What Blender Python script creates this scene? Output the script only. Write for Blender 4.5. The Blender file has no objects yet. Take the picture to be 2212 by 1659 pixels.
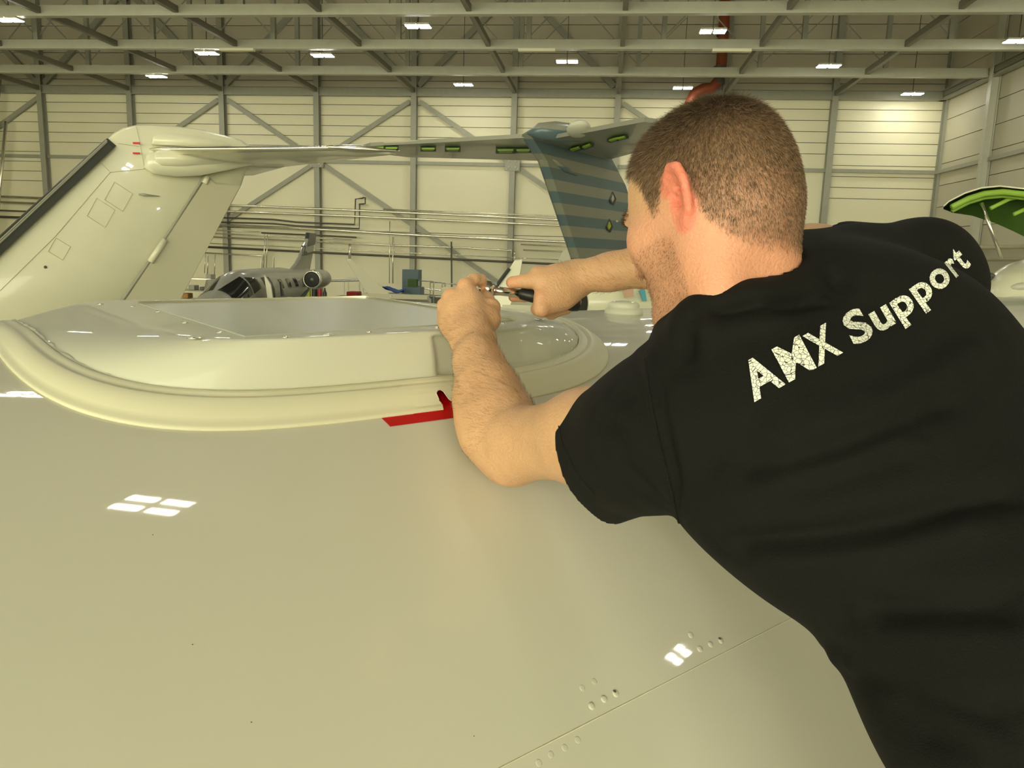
import bpy, bmesh, math, random
import numpy as np
from mathutils import Vector, Matrix
from mathutils.bvhtree import BVHTree
random.seed(7); rng = np.random.default_rng(7)
sc = bpy.context.scene
col = sc.collection
# ------------------------------------------------------------------ camera
FL, CX, CY = 1661., 1106., 829.5
_psi, _th, _rho = math.radians(6.5), math.atan(282/1661.), math.atan(.031)
_f0 = np.array([-math.sin(_psi), math.cos(_psi), 0]); _r0 = np.array([math.cos(_psi), math.sin(_psi), 0]); _zz = np.array([0, 0, 1.])
FW = _f0*math.cos(_th)-_zz*math.sin(_th); _u = _f0*math.sin(_th)+_zz*math.cos(_th)
RT = _r0*math.cos(_rho)+_u*math.sin(_rho); UP = -_r0*math.sin(_rho)+_u*math.cos(_rho)
EYE = np.array([0, 0, 4.0])
cd = bpy.data.cameras.new('camera'); cam = bpy.data.objects.new('camera', cd); col.objects.link(cam)
cd.sensor_fit = 'HORIZONTAL'; cd.sensor_width = 36.; cd.lens = 36.*FL/2212.; cd.clip_start = .05; cd.clip_end = 300
m3 = Matrix([[RT[i], UP[i], -FW[i]] for i in range(3)])
cam.matrix_world = Matrix.Translation(Vector(EYE)) @ m3.to_4x4()
sc.camera = cam
# ------------------------------------------------------------------ world and exposure
w = bpy.data.worlds.new('world'); sc.world = w; w.use_nodes = True
w.node_tree.nodes['Background'].inputs[0].default_value = (1., .965, .68, 1)
w.node_tree.nodes['Background'].inputs[1].default_value = 3.8
sc.view_settings.view_transform = 'Standard'; sc.view_settings.look = 'None'
sc.view_settings.exposure = 0.55; sc.view_settings.gamma = 1.0; sc.view_settings.use_curve_mapping = False
LAMP_COL = (1., .95, .68); LAMP_PWR = 0.; LAMP_EMIT = 72.
# ------------------------------------------------------------------ helpers
def ray(px, py): return FW+RT*((px-CX)/FL)+UP*((CY-py)/FL)
def P(px, py, d): return EYE+ray(px, py)*d
def at_plane(px, py, p0, n):
    d = ray(px, py); return EYE+d*(np.dot(np.asarray(p0)-EYE, n)/np.dot(d, n))
def at_Y(px, py, Y): return at_plane(px, py, (0, Y, 0), np.array([0, 1., 0]))
def at_Z(px, py, Z): return at_plane(px, py, (0, 0, Z), np.array([0, 0, 1.]))
def proj(p):
    q = np.asarray(p)-EYE; z = q@FW; return CX+FL*(q@RT)/z, CY-FL*(q@UP)/z, z

def mat(name, c, rough=.5, metal=0., coat=0., bump=0., bscale=40., vary=0., vscale=3., sss=0., emit=0., ecol=None, spec=.5, attr=None):
    m = bpy.data.materials.new(name); m.use_nodes = True; nt = m.node_tree; b = nt.nodes['Principled BSDF']
    b.inputs['Base Color'].default_value = (*c, 1); b.inputs['Roughness'].default_value = rough; b.inputs['Metallic'].default_value = metal
    b.inputs['Coat Weight'].default_value = coat; b.inputs['Coat Roughness'].default_value = .03
    b.inputs['Specular IOR Level'].default_value = spec
    if sss:
        b.inputs['Subsurface Weight'].default_value = sss; b.inputs['Subsurface Radius'].default_value = (1, .35, .2); b.inputs['Subsurface Scale'].default_value = .006
    if emit:
        b.inputs['Emission Color'].default_value = (*(ecol or c), 1); b.inputs['Emission Strength'].default_value = emit
    tc = nt.nodes.new('ShaderNodeTexCoord'); src = None
    if attr:
        a = nt.nodes.new('ShaderNodeAttribute'); a.attribute_name = attr; src = a.outputs['Color']; nt.links.new(src, b.inputs['Base Color'])
    if vary:
        n = nt.nodes.new('ShaderNodeTexNoise'); n.inputs['Scale'].default_value = vscale; n.inputs['Detail'].default_value = 4
        nt.links.new(tc.outputs['Object'], n.inputs['Vector'])
        mx = nt.nodes.new('ShaderNodeMix'); mx.data_type = 'RGBA'; mx.blend_type = 'MULTIPLY'; mx.inputs[0].default_value = 1
        r = nt.nodes.new('ShaderNodeMapRange'); r.inputs[1].default_value = .3; r.inputs[2].default_value = .7; r.inputs[3].default_value = 1-vary; r.inputs[4].default_value = 1.
        nt.links.new(n.outputs['Fac'], r.inputs[0]); nt.links.new(r.outputs[0], mx.inputs[7])
        if src: nt.links.new(src, mx.inputs[6])
        else: mx.inputs[6].default_value = (*c, 1)
        nt.links.new(mx.outputs[2], b.inputs['Base Color'])
    if bump:
        n = nt.nodes.new('ShaderNodeTexNoise'); n.inputs['Scale'].default_value = bscale; n.inputs['Detail'].default_value = 3
        nt.links.new(tc.outputs['Object'], n.inputs['Vector'])
        bp = nt.nodes.new('ShaderNodeBump'); bp.inputs['Strength'].default_value = bump; bp.inputs['Distance'].default_value = .01
        nt.links.new(n.outputs['Fac'], bp.inputs['Height']); nt.links.new(bp.outputs[0], b.inputs['Normal'])
    return m
M = {}
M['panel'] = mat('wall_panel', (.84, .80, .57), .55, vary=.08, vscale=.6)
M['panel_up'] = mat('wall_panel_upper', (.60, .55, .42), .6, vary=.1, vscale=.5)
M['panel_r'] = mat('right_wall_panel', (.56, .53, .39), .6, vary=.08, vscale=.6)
M['steel'] = mat('painted_steel', (.36, .36, .28), .45, vary=.08)
M['steel_l'] = mat('pale_painted_steel', (.52, .52, .41), .45, vary=.08)
M['steel_t'] = mat('brown_grey_steel', (.20, .19, .14), .5)
M['steel_d'] = mat('dark_steel', (.10, .095, .07), .5)
M['roof'] = mat('roof_sheet', (.13, .12, .09), .6)
M['concrete'] = mat('concrete_floor', (.42, .41, .34), .25, vary=.2, vscale=1.)
M['pipe'] = mat('galvanised_pipe', (.75, .72, .58), .25, .8)
M['pipe_d'] = mat('dark_pipe', (.09, .085, .06), .5)
M['red_duct'] = mat('red_duct', (.28, .06, .02), .5)
M['paint'] = mat('white_aircraft_paint', (.665, .65, .53), .55, coat=.6, spec=.2)
M['paint2'] = mat('far_aircraft_paint', (.76, .75, .56), .3, coat=.5, vary=.04)
M['paint3'] = mat('rudder_paint', (.56, .54, .40), .35, coat=.3)
M['fairing'] = mat('fairing_paint', (.63, .635, .51), .5, coat=.3, spec=.3)
M['ring'] = mat('fairing_seal', (.73, .71, .51), .42, spec=.35, bump=.05, bscale=14)
M['plate'] = mat('grey_plate', (.50, .53, .43), .3, coat=.15)
M['tape'] = mat('red_tape', (.55, .002, .004), .35, coat=.08, spec=.15)
M['grey'] = mat('grey_paint', (.30, .30, .24), .35, coat=.4)
M['black'] = mat('black_plastic', (.012, .012, .012), .4)
M['glassd'] = mat('dark_glass', (.02, .02, .018), .08)
M['chrome'] = mat('polished_chrome', (.82, .80, .72), .16, 1.)
M['chrome2'] = mat('polished_leading_edge', (.80, .78, .66), .25, 1.)
M['boot'] = mat('deice_boot', (.045, .05, .045), .25)
M['green'] = mat('green_primer', (.26, .44, .05), .5)
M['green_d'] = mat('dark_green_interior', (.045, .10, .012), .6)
M['blue'] = mat('blue_tarp', (.02, .07, .28), .5)
M['bluegrey'] = mat('blue_grey_cabinet', (.11, .16, .18), .5)
M['redbox'] = mat('red_box', (.45, .02, .02), .4)
M['orange'] = mat('cardboard', (.42, .22, .08), .8)
M['yellow'] = mat('yellow_green_bottle', (.38, .42, .03), .4)
M['lamp'] = mat('lit_tube', (1, 1, .9), .5, emit=LAMP_EMIT, ecol=(1, .97, .85))
M['rubber'] = mat('tyre_rubber', (.02, .02, .02), .7)
M['denim'] = mat('dark_trousers', (.02, .022, .03), .85, bump=.3, bscale=300)
M['stripe'] = mat('striped_tail_paint', (.3, .31, .25), .35, coat=.3)
def stripe_nodes(m):
    nt = m.node_tree; b = nt.nodes['Principled BSDF']; tc = nt.nodes.new('ShaderNodeTexCoord'); s = nt.nodes.new('ShaderNodeSeparateXYZ')
    nt.links.new(tc.outputs['Object'], s.inputs[0])
    a = nt.nodes.new('ShaderNodeMath'); a.operation = 'MULTIPLY'; a.inputs[1].default_value = 1/.60; nt.links.new(s.outputs[2], a.inputs[0])
    fr = nt.nodes.new('ShaderNodeMath'); fr.operation = 'FRACT'; nt.links.new(a.outputs[0], fr.inputs[0])
    g = nt.nodes.new('ShaderNodeMath'); g.operation = 'GREATER_THAN'; g.inputs[1].default_value = .5; nt.links.new(fr.outputs[0], g.inputs[0])
    mx = nt.nodes.new('ShaderNodeMix'); mx.data_type = 'RGBA'; mx.inputs[6].default_value = (.25, .26, .20, 1); mx.inputs[7].default_value = (.10, .155, .17, 1)
    nt.links.new(g.outputs[0], mx.inputs[0]); nt.links.new(mx.outputs[2], b.inputs['Base Color'])
stripe_nodes(M['stripe'])

def link(name, me, m, parent=None, smooth=False, loc=(0, 0, 0)):
    if m is not None and not me.materials: me.materials.append(m)
    if smooth:
        me.polygons.foreach_set('use_smooth', [True]*len(me.polygons))
    o = bpy.data.objects.new(name, me); col.objects.link(o); o.location = loc
    if parent is not None: o.parent = parent
    return o
def absloc(p):
    l = np.zeros(3)
    while p is not None: l += np.array(p.location); p = p.parent
    return l
def mesh(name, v, f, m, parent=None, smooth=False):
    """vertices in world space; the object sits at its own centre"""
    v = np.asarray(v, float); c = (v.min(0)+v.max(0))/2
    me = bpy.data.meshes.new(name); me.from_pydata((v-c).tolist(), [], [list(map(int, q)) for q in f]); me.update()
    bm = bmesh.new(); bm.from_mesh(me); bmesh.ops.recalc_face_normals(bm, faces=bm.faces); bm.to_mesh(me); bm.free()
    return link(name, me, m, parent, smooth, tuple(c-absloc(parent)))
def empty(name, loc, label, cat, group=None):
    o = bpy.data.objects.new(name, None); col.objects.link(o); o.location = tuple(loc); return tag(o, label, cat, group)
def tag(o, label, cat, group=None):
    o['label'] = label; o['category'] = cat
    if group: o['group'] = group
    return o
def struct(o): o['kind'] = 'structure'; return o
class MB:
    def __init__(s): s.v = []; s.f = []
    def add(s, v, f):
        n = len(s.v); s.v += [tuple(map(float, x)) for x in v]; s.f += [[i+n for i in q] for q in f]; return s
    def box(s, lo, hi):
        x0, y0, z0 = lo; x1, y1, z1 = hi
        return s.add([(x0, y0, z0), (x1, y0, z0), (x1, y1, z0), (x0, y1, z0), (x0, y0, z1), (x1, y0, z1), (x1, y1, z1), (x0, y1, z1)],
                     [[0, 3, 2, 1], [4, 5, 6, 7], [0, 1, 5, 4], [1, 2, 6, 5], [2, 3, 7, 6], [3, 0, 4, 7]])
    def bar(s, a, b, wd, hd, up=(0, 0, 1)):
        a, b, up = map(lambda q: np.asarray(q, float), (a, b, up)); d = b-a; d /= np.linalg.norm(d)
        x = np.cross(d, up)
        if np.linalg.norm(x) < 1e-3: x = np.cross(d, (0, 1, 0))
        x /= np.linalg.norm(x); y = np.cross(x, d); x = x*wd/2; y = y*hd/2
        v = [p+i*x+j*y for p in (a, b) for i, j in ((-1, -1), (1, -1), (1, 1), (-1, 1))]
        return s.add(v, [[0, 1, 2, 3], [7, 6, 5, 4], [0, 4, 5, 1], [1, 5, 6, 2], [2, 6, 7, 3], [3, 7, 4, 0]])
    def ibeam(s, a, b, wd, hd, up=(0, 0, 1), t=.03):
        """I section: two flanges and a web; hd along up"""
        a, b, up = map(lambda q: np.asarray(q, float), (a, b, up)); d = (b-a)/np.linalg.norm(b-a)
        x = np.cross(d, up); x /= np.linalg.norm(x); y = np.cross(x, d)
        for k in (-1, 1): s.bar(a+y*k*(hd/2-t/2), b+y*k*(hd/2-t/2), wd, t, up)
        return s.bar(a, b, t, hd-2*t, up)
    def tube(s, pts, r, n=8, cap=True):
        pts = [np.asarray(p, float) for p in pts]; R = r if hasattr(r, '__len__') else [r]*len(pts); rings = []; x = None
        for i, p in enumerate(pts):
            d = pts[min(i+1, len(pts)-1)]-pts[max(i-1, 0)]; d /= np.linalg.norm(d)+1e-12
            if x is None:
                x = np.cross(d, (0, 0, 1)) if abs(d[2]) < .9 else np.cross(d, (1, 0, 0))
            x = x-d*np.dot(x, d); x /= np.linalg.norm(x); y = np.cross(d, x)
            rings.append([p+R[i]*(math.cos(2*math.pi*k/n)*x+math.sin(2*math.pi*k/n)*y) for k in range(n)])
        return s.loft(rings, cap)
    def loft(s, rings, cap=True, closed=True):
        n = len(rings[0]); v = [p for r in rings for p in r]; f = []
        for i in range(len(rings)-1):
            for k in range(n if closed else n-1):
                f.append([i*n+k, i*n+(k+1) % n, (i+1)*n+(k+1) % n, (i+1)*n+k])
        if cap: f += [list(range(n))[::-1], [(len(rings)-1)*n+k for k in range(n)]]
        return s.add(v, f)
    def slab(s, poly, off):
        poly = [np.asarray(p, float) for p in poly]; n = len(poly); off = np.asarray(off, float)
        return s.add([p-off/2 for p in poly]+[p+off/2 for p in poly], [list(range(n))[::-1], list(range(n, 2*n))]+[[k, (k+1) % n, n+(k+1) % n, n+k] for k in range(n)])
    def ellipsoid(s, c, ax, n=16, m=10):
        c = np.asarray(c, float); ax = [np.asarray(a, float) for a in ax]; rings = []
        for j in range(1, m):
            t = math.pi*j/m; rings.append([c+ax[2]*math.cos(t)+math.sin(t)*(ax[0]*math.cos(2*math.pi*k/n)+ax[1]*math.sin(2*math.pi*k/n)) for k in range(n)])
        return s.loft(rings)
    def build(s, name, m, parent=None, smooth=False): return mesh(name, s.v, s.f, m, parent, smooth)
def sub(o, lv=1):
    md = o.modifiers.new('subdivision', 'SUBSURF'); md.levels = md.render_levels = lv; return o
def bevel(o, wd=.01, seg=2):
    md = o.modifiers.new('bevel', 'BEVEL'); md.width = wd; md.segments = seg; md.limit_method = 'ANGLE'; return o

# ================================================================== hangar shell
WY = 48.; HB = at_Y(910, 205, WY)[2]     # far wall plane, height of the wall head beam
colpx = [-110, 93, 290, 492, 700, 910, 1125, 1352, 1575, 1805, 2042]
cxs = [float(at_Y(x, 205+(x-910)*.024, WY)[0]) for x in colpx]
XR = cxs[-1]; bay = (cxs[-1]-cxs[1])/9.
XC = [XR-bay*k for k in range(12)][::-1]      # 12 column lines, last is the corner
XL = XC[0]; ZT = 20.5
fl = struct(MB().box((XL-1, -26, -.3), (XR+.3, WY+.3, 0)).build('floor', M['concrete']))
cl = struct(MB().box((XL-1, -26, ZT), (XR+.3, WY+.3, ZT+.2)).build('ceiling', M['roof']))
wf = struct(MB().box((XL-1, WY+.12, 0), (XR+.3, WY+.3, ZT)).build('wall_back', M['roof']))
wr = struct(MB().box((XR+.12, -26, 0), (XR+.3, WY+.3, ZT)).build('wall_right', M['roof']))
wl = struct(MB().box((XL-1.2, -26, 0), (XL-1, WY+.3, ZT)).build('wall_left', M['panel']))
wb = struct(MB().box((XL-1, -26.2, 15), (XR+.3, -26, ZT)).build('wall_front', M['panel_up']))
GZ = float(at_Y(910, 353, WY)[2])             # mid girt
unit = {}
def panel(parent, x0, x1, z0, z1, m, side=False, y=None):
    key = m.name
    if key not in unit:
        me = bpy.data.meshes.new('panel_'+key); q = MB().box((-.5, -.5, -.5), (.5, .5, .5)); me.from_pydata(q.v, [], q.f); me.materials.append(m); unit[key] = me
    o = bpy.data.objects.new('panel', unit[key]); col.objects.link(o); o.parent = parent; g = .035
    if side:
        o.location = np.array((XR+.05, (x0+x1)/2, (z0+z1)/2))-absloc(parent); o.scale = (.1+.01*random.random(), x1-x0-g, z1-z0-g)
    else:
        o.location = np.array(((x0+x1)/2, WY+.05, (z0+z1)/2))-absloc(parent); o.scale = (x1-x0-g, .1+.01*random.random(), z1-z0-g)
for k in range(-1, 11):
    x0 = XC[k] if k >= 0 else XL-1; x1 = XC[k+1]
    z = HB; ns = 5
    if k in (0, 1, 10): ns = 9
    ph = .62
    for j in range(ns): panel(wf, x0, x1, HB-ph*(j+1), HB-ph*j, M['panel'])
    zl = HB-ph*ns
    if zl > GZ+.2: panel(wf, x0, x1, GZ, zl, M['panel']); zl = GZ
    panel(wf, x0, x1, zl-4.2, zl, M['panel']); panel(wf, x0, x1, 0, zl-4.2, M['panel'])
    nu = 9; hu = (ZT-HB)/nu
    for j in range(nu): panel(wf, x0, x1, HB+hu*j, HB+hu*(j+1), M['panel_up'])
for j in range(12):
    y1 = WY-bay*j; y0 = y1-bay
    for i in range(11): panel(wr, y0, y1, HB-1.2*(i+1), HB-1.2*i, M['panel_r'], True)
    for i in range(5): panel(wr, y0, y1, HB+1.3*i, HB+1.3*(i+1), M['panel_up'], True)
# columns, girts, braces on the far wall
for k, x in enumerate(XC):
    MB().ibeam((x, WY-.25, 0), (x, WY-.25, ZT), .34, .42, up=(0, 1, 0)).build('steel_column', M['steel'], wf)
for k in range(11):
    MB().bar((XC[k]+.1, WY-.12, GZ), (XC[k+1]-.1, WY-.12, GZ), .16, .2).build('girt', M['steel'], wf)
    MB().ibeam((XC[k], WY-.3, HB+.1), (XC[k+1], WY-.3, HB+.1), .3, .5).build('head_beam', M['steel'], wf)
def brace(x0, z0, x1, z1, y=WY-.2, wd=.26):
    MB().bar((x0, y, z0), (x1, y, z1), wd, .16, up=(0, 1, 0)).build('diagonal_brace', M['steel'], wf)
top = HB-.25
node = [2, 4, 6, 8]
sl = (top-GZ)/bay
for n_ in node:
    e_ = min(n_+2, 9)
    if n_ > 2: brace(XC[n_]+.3, top-.3*sl, XC[e_]-.1, top-sl*(XC[e_]-XC[n_]-.1))
    if n_ in (4, 6): brace(XC[n_+2]+.1, top-2*sl*bay, XC[n_+2]+.9*bay, top-2.9*sl*bay)
    if n_ < 8: brace(XC[n_]-.3, top-.3*sl, XC[n_-2]+.1, top-sl*(2*bay-.1))
    if n_ in (4, 6): brace(XC[n_-2]-.1, top-2*sl*bay, XC[n_-2]-.9*bay, top-2.9*sl*bay)
    brace(XC[n_]-.25, HB+.5, XC[n_]-bay*.97, HB+bay*.97, wd=.34)
    if n_ < 8: brace(XC[n_]+.25, HB+.5, XC[n_]+bay*.97, HB+bay*.97, wd=.34)
# gusset plates with bolts at the crossings
for k in (3, 5, 7):
    g = MB().box((XC[k]-.45, WY-.5, GZ-.4), (XC[k]+.45, WY-.46, GZ+.4)).build('gusset_plate', M['steel'], wf)
    for dx, dz in ((-.33, .3), (-.2, .18), (.33, .3), (.2, .18), (-.33, -.3), (-.2, -.18), (.33, -.3), (.2, -.18)):
        MB().tube([(XC[k]+dx, WY-.5, GZ+dz), (XC[k]+dx, WY-.56, GZ+dz)], .055, 6).build('bolt', M['steel_l'], g)
# right wall steel
for j in range(12):
    y = WY-bay*j
    if j: MB().ibeam((XR-.25, y, 0), (XR-.25, y, ZT), .34, .42, up=(1, 0, 0)).build('steel_column', M['steel_l'], wr)
    MB().bar((XR-.1, y-.2, GZ), (XR-.1, y-bay+.2, GZ), .16, .2).build('girt', M['steel'], wr)
    MB().ibeam((XR-.3, y, HB+.1), (XR-.3, y-bay, HB+.1), .3, .5).build('head_beam', M['steel'], wr)
# roof trusses: bottom chords parallel to the far wall, one bay apart, tied along each column line
HT = HB+6.2
for t in range(1, 8):
    Y = WY-.3-5.2*t
    tr = MB().box((XL, Y-.16, HB-.06), (XR-.1, Y+.16, HB+.36)).build('roof_truss', M['steel_l'], cl)
    MB().bar((XL, Y, HT), (XR, Y, HT), .3, .4).build('top_chord', M['steel'], tr)
    if t > 4: continue
    for k in range(11):
        xo = XC[k]+bay*.15*t
        MB().bar((xo, Y, HB+.35), (xo, Y, HT), .22, .2).build('strut', M['steel'], tr)
        if k < 10 and t <= 3: MB().bar((xo, Y+.05, HB+.5), (xo+bay*.5, Y+.05, HB+.5+bay*.5), .05, .05).build('tie_rod', M['steel'], tr); MB().bar((xo+bay, Y+.05, HB+.5), (xo+bay*.5, Y+.05, HB+.5+bay*.5), .05, .05).build('tie_rod', M['steel'], tr)
for t in range(0, 5):
    Y1 = WY-.5-5.2*t; Y0 = WY-.3-5.2*(t+1)
    for k in range(12):
        x = XC[k]
        if k == 11: x -= .3
        MB().bar((x, Y1, HB+.16), (x, Y0, HB+.16), .2, .26).build('longitudinal_tie', M['steel_t'], cl)
# fluorescent battens that hang unlit under the second truss
for px in (516, 1160, 1578):
    p = at_Y(px, 103+(px-516)*.023, WY-.3-5.2*2)
    o = MB().box((p[0]-.85, p[1]-.3, HB-.18), (p[0]+.85, p[1]-.05, HB-.061)).build('batten_light', M['panel'])
    tag(o, {516: 'unlit white batten light under the roof truss above the left fin', 1160: 'unlit white batten light under the roof truss above the middle of the hall', 1578: 'unlit white batten light under the roof truss beside the red duct'}[px], 'light')

# ------------------------------------------------------------------ high-bay lamps
def lamp(x, y, z, label, power=LAMP_PWR, sc_=.82):
    t = empty('high_bay_lamp', (x, y, z), label, 'lamp', 'lit high-bay lamps under the hangar roof')
    for s in (-1, 1):
        hx = x+s*.34*sc_
        f = MB().box((hx-.3*sc_, y-.3, z), (hx+.3*sc_, y+.3, z+.07)).build('housing', M['steel_l'], t)
        for q in (-.16, .16): MB().box((hx-.27*sc_, y+q-.07, z-.03), (hx+.27*sc_, y+q+.07, z-.001)).build('tube', M['lamp'], f)
    MB().bar((x, y, z+.07), (x, y, ZT), .03, .03).build('hanger', M['steel_d'], t)
rows = [('front row under the roof', [(20, 43), (903, 57), (1540, 68), (2200, 89)]), ('middle row under the roof', [(447, 115), (697, 120), (1225, 133), (1790, 143)]),
        ('back row under the roof', [(338, 165), (1001, 183), (1475, 190), (1971, 203)])]
wrd = ['leftmost', 'second from the left', 'second from the right', 'rightmost']
for rn, pts in rows:
    for i, (px, py) in enumerate(pts):
        p = at_Z(px, py, HB-.12); lamp(p[0], p[1], HB-.12, 'lit high-bay lamp, %s in the %s' % (wrd[i], rn))
for rn, Y, xs in (('added fourth row, out of view', 28.5, (-20, -6.5, 4, 15)), ('added fifth row, out of view', 22.2, (-24, -9, 2.5, 14)), ('added sixth row, out of view', 16.2, (-19, -5.5, 6, 16)),  # these three rows are unseen, added for reflections and light on the wall
                  ('seventh row from the far wall', 10.1, (-22, -7.7, 16.8)), ('eighth row from the far wall', 4.8, (-17, -1.2, 14.6))):
    for i, X in enumerate(xs): lamp(X, Y, HB-.12, 'lit high-bay lamp overhead, %s in the %s' % (wrd[i] if len(xs) == 4 or i < 2 else 'rightmost', rn))
# ------------------------------------------------------------------ red duct
RY = WY-1.2
rd = MB().tube([at_Y(1568, -60, RY), at_Y(1564, 60, RY), at_Y(1558, 140, RY), at_Y(1553, 172, RY), at_Y(1538, 190, RY), at_Y(1518, 192, RY), at_Y(1500, 202, RY), at_Y(1490, 222, RY), at_Y(1488, 330, RY)], .3, 14).build('red_duct', M['red_duct'], None, True)
tag(rd, 'red vertical duct with a bend against the far wall above the man', 'duct')
for y_ in (73, 148, 176):
    p = at_Y(1562-(y_-60)*.08, y_, RY); MB().tube([p-np.array((0, 0, .12)), p+np.array((0, 0, .12))], .34, 14).build('duct_clamp', M['steel_d'], rd)
# ------------------------------------------------------------------ pipe runs on the far wall
PY = WY-.62
def run(pts, r, m, label, Y=PY, cat='pipe'):
    o = MB().tube([at_Y(x, y, Y) for x, y in pts], r, 8).build('wall_pipe', m, None, True); return tag(o, label, cat)
run([(-60, 422), (502, 444), (740, 453), (1210, 475), (1400, 483), (1820, 501), (1990, 508)], .075, M['pipe'], 'topmost of the two long bright pipes along the far wall')
run([(-60, 434), (502, 457), (740, 466), (1210, 487), (1400, 495), (1820, 513), (1990, 519)], .075, M['pipe'], 'lower of the two long bright pipes along the far wall')
run([(828, 452), (1000, 459), (1210, 467), (1400, 475)], .04, M['pipe'], 'thin grey pipe just above the long bright pair, right of the brace')
run([(478, 470), (590, 474), (640, 480), (766, 485), (768, 430), (784, 428), (784, 427), (789, 427), (789, 440), (776, 441), (776, 443)], .05, M['pipe_d'], 'upper dark pipe with a square loop rising left of the wall middle')
run([(478, 480), (590, 483), (640, 488), (776, 494), (777, 442), (785, 441)], .05, M['pipe_d'], 'lower dark pipe turning up beside the square loop')
run([(-60, 452), (240, 464)], .05, M['pipe_d'], 'dark pipe crossing the far wall behind the left fin, upper one')
run([(-60, 466), (240, 478)], .08, M['pipe_d'], 'thick dark pipe crossing the far wall behind the left fin, lower one')
run([(440, 485), (700, 496), (900, 508), (1225, 523), (1400, 530)], .085, M['pipe'], 'thick bright cable duct below the dark pipes', WY-.8, 'duct')
run([(440, 496), (560, 501)], .035, M['pipe'], 'short thin pipe directly below the cable duct at its left end')
run([(440, 503), (565, 509), (650, 512), (760, 518)], .035, M['pipe'], 'second thin pipe below the cable duct')
run([(565, 503), (700, 509), (770, 513)], .045, M['pipe_d'], 'dark thin pipe behind the top of the small jet fin')
run([(440, 511), (830, 529), (1000, 535), (1105, 541), (1105, 578)], .05, M['pipe'], 'bright pipe that turns down left of the white winglet')
run([(1130, 540), (1400, 549)], .04, M['pipe'], 'bright thin pipe running behind the striped fin')
run([(1125, 528), (1400, 539)], .04, M['pipe'], 'short pipe just below the cable duct behind the striped fin')
run([(440, 525), (700, 537), (900, 547), (1230, 562)], .025, M['pipe'], 'thinnest pipe halfway down the far wall')
run([(440, 533), (700, 546), (900, 556), (1230, 572), (1400, 580)], .07, M['pipe_d'], 'lowest dark pipe running the length of the far wall')
run([(440, 546), (568, 553), (570, 600)], .045, M['pipe'], 'low bright pipe turning down behind the small jet engine')
for x_, y0, y1, r_, m_, lb in ((572, 506, 580, .04, 'pipe', 'thin vertical pipe left of the small jet roof aerial'), (578, 506, 580, .04, 'pipe', 'thin vertical pipe right beside its twin above the small jet roof'),
                   (842, 478, 612, .03, 'pipe', 'left one of the two vertical pipes beside the grey winglet'), (849, 512, 612, .05, 'pipe', 'right one of the two vertical pipes beside the grey winglet'),
                   (975, 522, 690, .05, 'pipe_d', 'dark vertical pipe above the hand that guides the ratchet'), (756, 527, 562, .09, 'pipe', 'short silver vertical duct above the grey winglet tip'),
                   (444, 548, 590, .03, 'pipe', 'drop pipe at the left of the workbench'), (450, 548, 598, .04, 'pipe', 'drop pipe second from the left above the workbench'), (465, 550, 596, .03, 'pipe', 'drop pipe third from the left above the workbench'),
                   (1111, 541, 600, .03, 'pipe', 'vertical pipe behind the white winglet'), (1, 150, 530, .12, 'pipe', 'left one of the two shiny vertical pipes at the left edge'), (13, 262, 530, .1, 'pipe', 'right one of the two shiny vertical pipes at the left edge')):
    run([(x_, y0), (x_+(900-x_)*.0001*(y1-y0)*-1, y1)], r_, M[m_], lb, WY-.75)
# pipes on the right wall
for i, (z_, r_) in enumerate(((HB-8.35, .1), (HB-8.9, .1), (HB-9.7, .16), (HB-10.4, .1))):
    o = MB().tube([(XR-.5, WY-.6, z_), (XR-.5, WY-70, z_)], r_, 8).build('wall_pipe', M['pipe' if i != 2 else 'pipe_d'], None, True)
    tag(o, '%s of four pipes on the right wall behind the cowling' % ('topmost', 'second from the top', 'dark third from the top', 'lowest')[i], 'pipe')

# ================================================================== near aircraft: body under the man's arms
_al = math.radians(40)
AX = _r0*math.cos(_al)+_f0*math.sin(_al); NX = -_r0*math.sin(_al)+_f0*math.cos(_al)
UC, CR, RAD = 1.55, -.160, 1.38
def cyl(u): return CR-RAD+math.sqrt(max(RAD*RAD-(u-UC)**2, .01))
def W(s, u, z): return EYE+AX*s+NX*u+_zz*z
def cn(s, u, h):
    """point h above the fuselage skin at station s, offset u"""
    n = np.array(((u-UC)/RAD, math.sqrt(max(1-((u-UC)/RAD)**2, 0))))
    return W(s, u+n[0]*h, cyl(u)+n[1]*h)
ac = empty('aircraft', W(.7, UC, -RAD*2-.2), 'large white aircraft in front with an oval antenna base, the man leans over it', 'aircraft')
q = MB(); rings = []
for s, k, dz in ((-11, .05, -.35), (-10.6, .3, -.3), (-9.8, .58, -.2), (-8.5, .82, -.1), (-7, .96, -.02), (-6, 1, 0), (-3, 1, 0), (0, 1, 0), (3, 1, 0), (6, 1, 0), (8, .93, .05), (10.5, .7, .22), (13, .4, .45), (14.5, .15, .6)):
    rings.append([W(s, UC+RAD*k*math.cos(2*math.pi*i/160), CR-RAD+dz+RAD*k*math.sin(2*math.pi*i/160)) for i in range(160)])
q.loft(rings).build('fuselage', M['paint'], ac, True)
for s_ in (-5., 6.5):
    for du in (-.25, .25):
        MB().tube([W(s_, UC+du, -2*RAD+.2), W(s_, UC+du, -3.62)], .07, 10).build('gear_leg', M['grey'], ac)
        MB().tube([W(s_, UC+du-.14, -3.62), W(s_, UC+du-.12, -3.62), W(s_, UC+du+.12, -3.62), W(s_, UC+du+.14, -3.62)], [.3, .38, .38, .3], 24).build('tyre', M['rubber'], ac)
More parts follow.
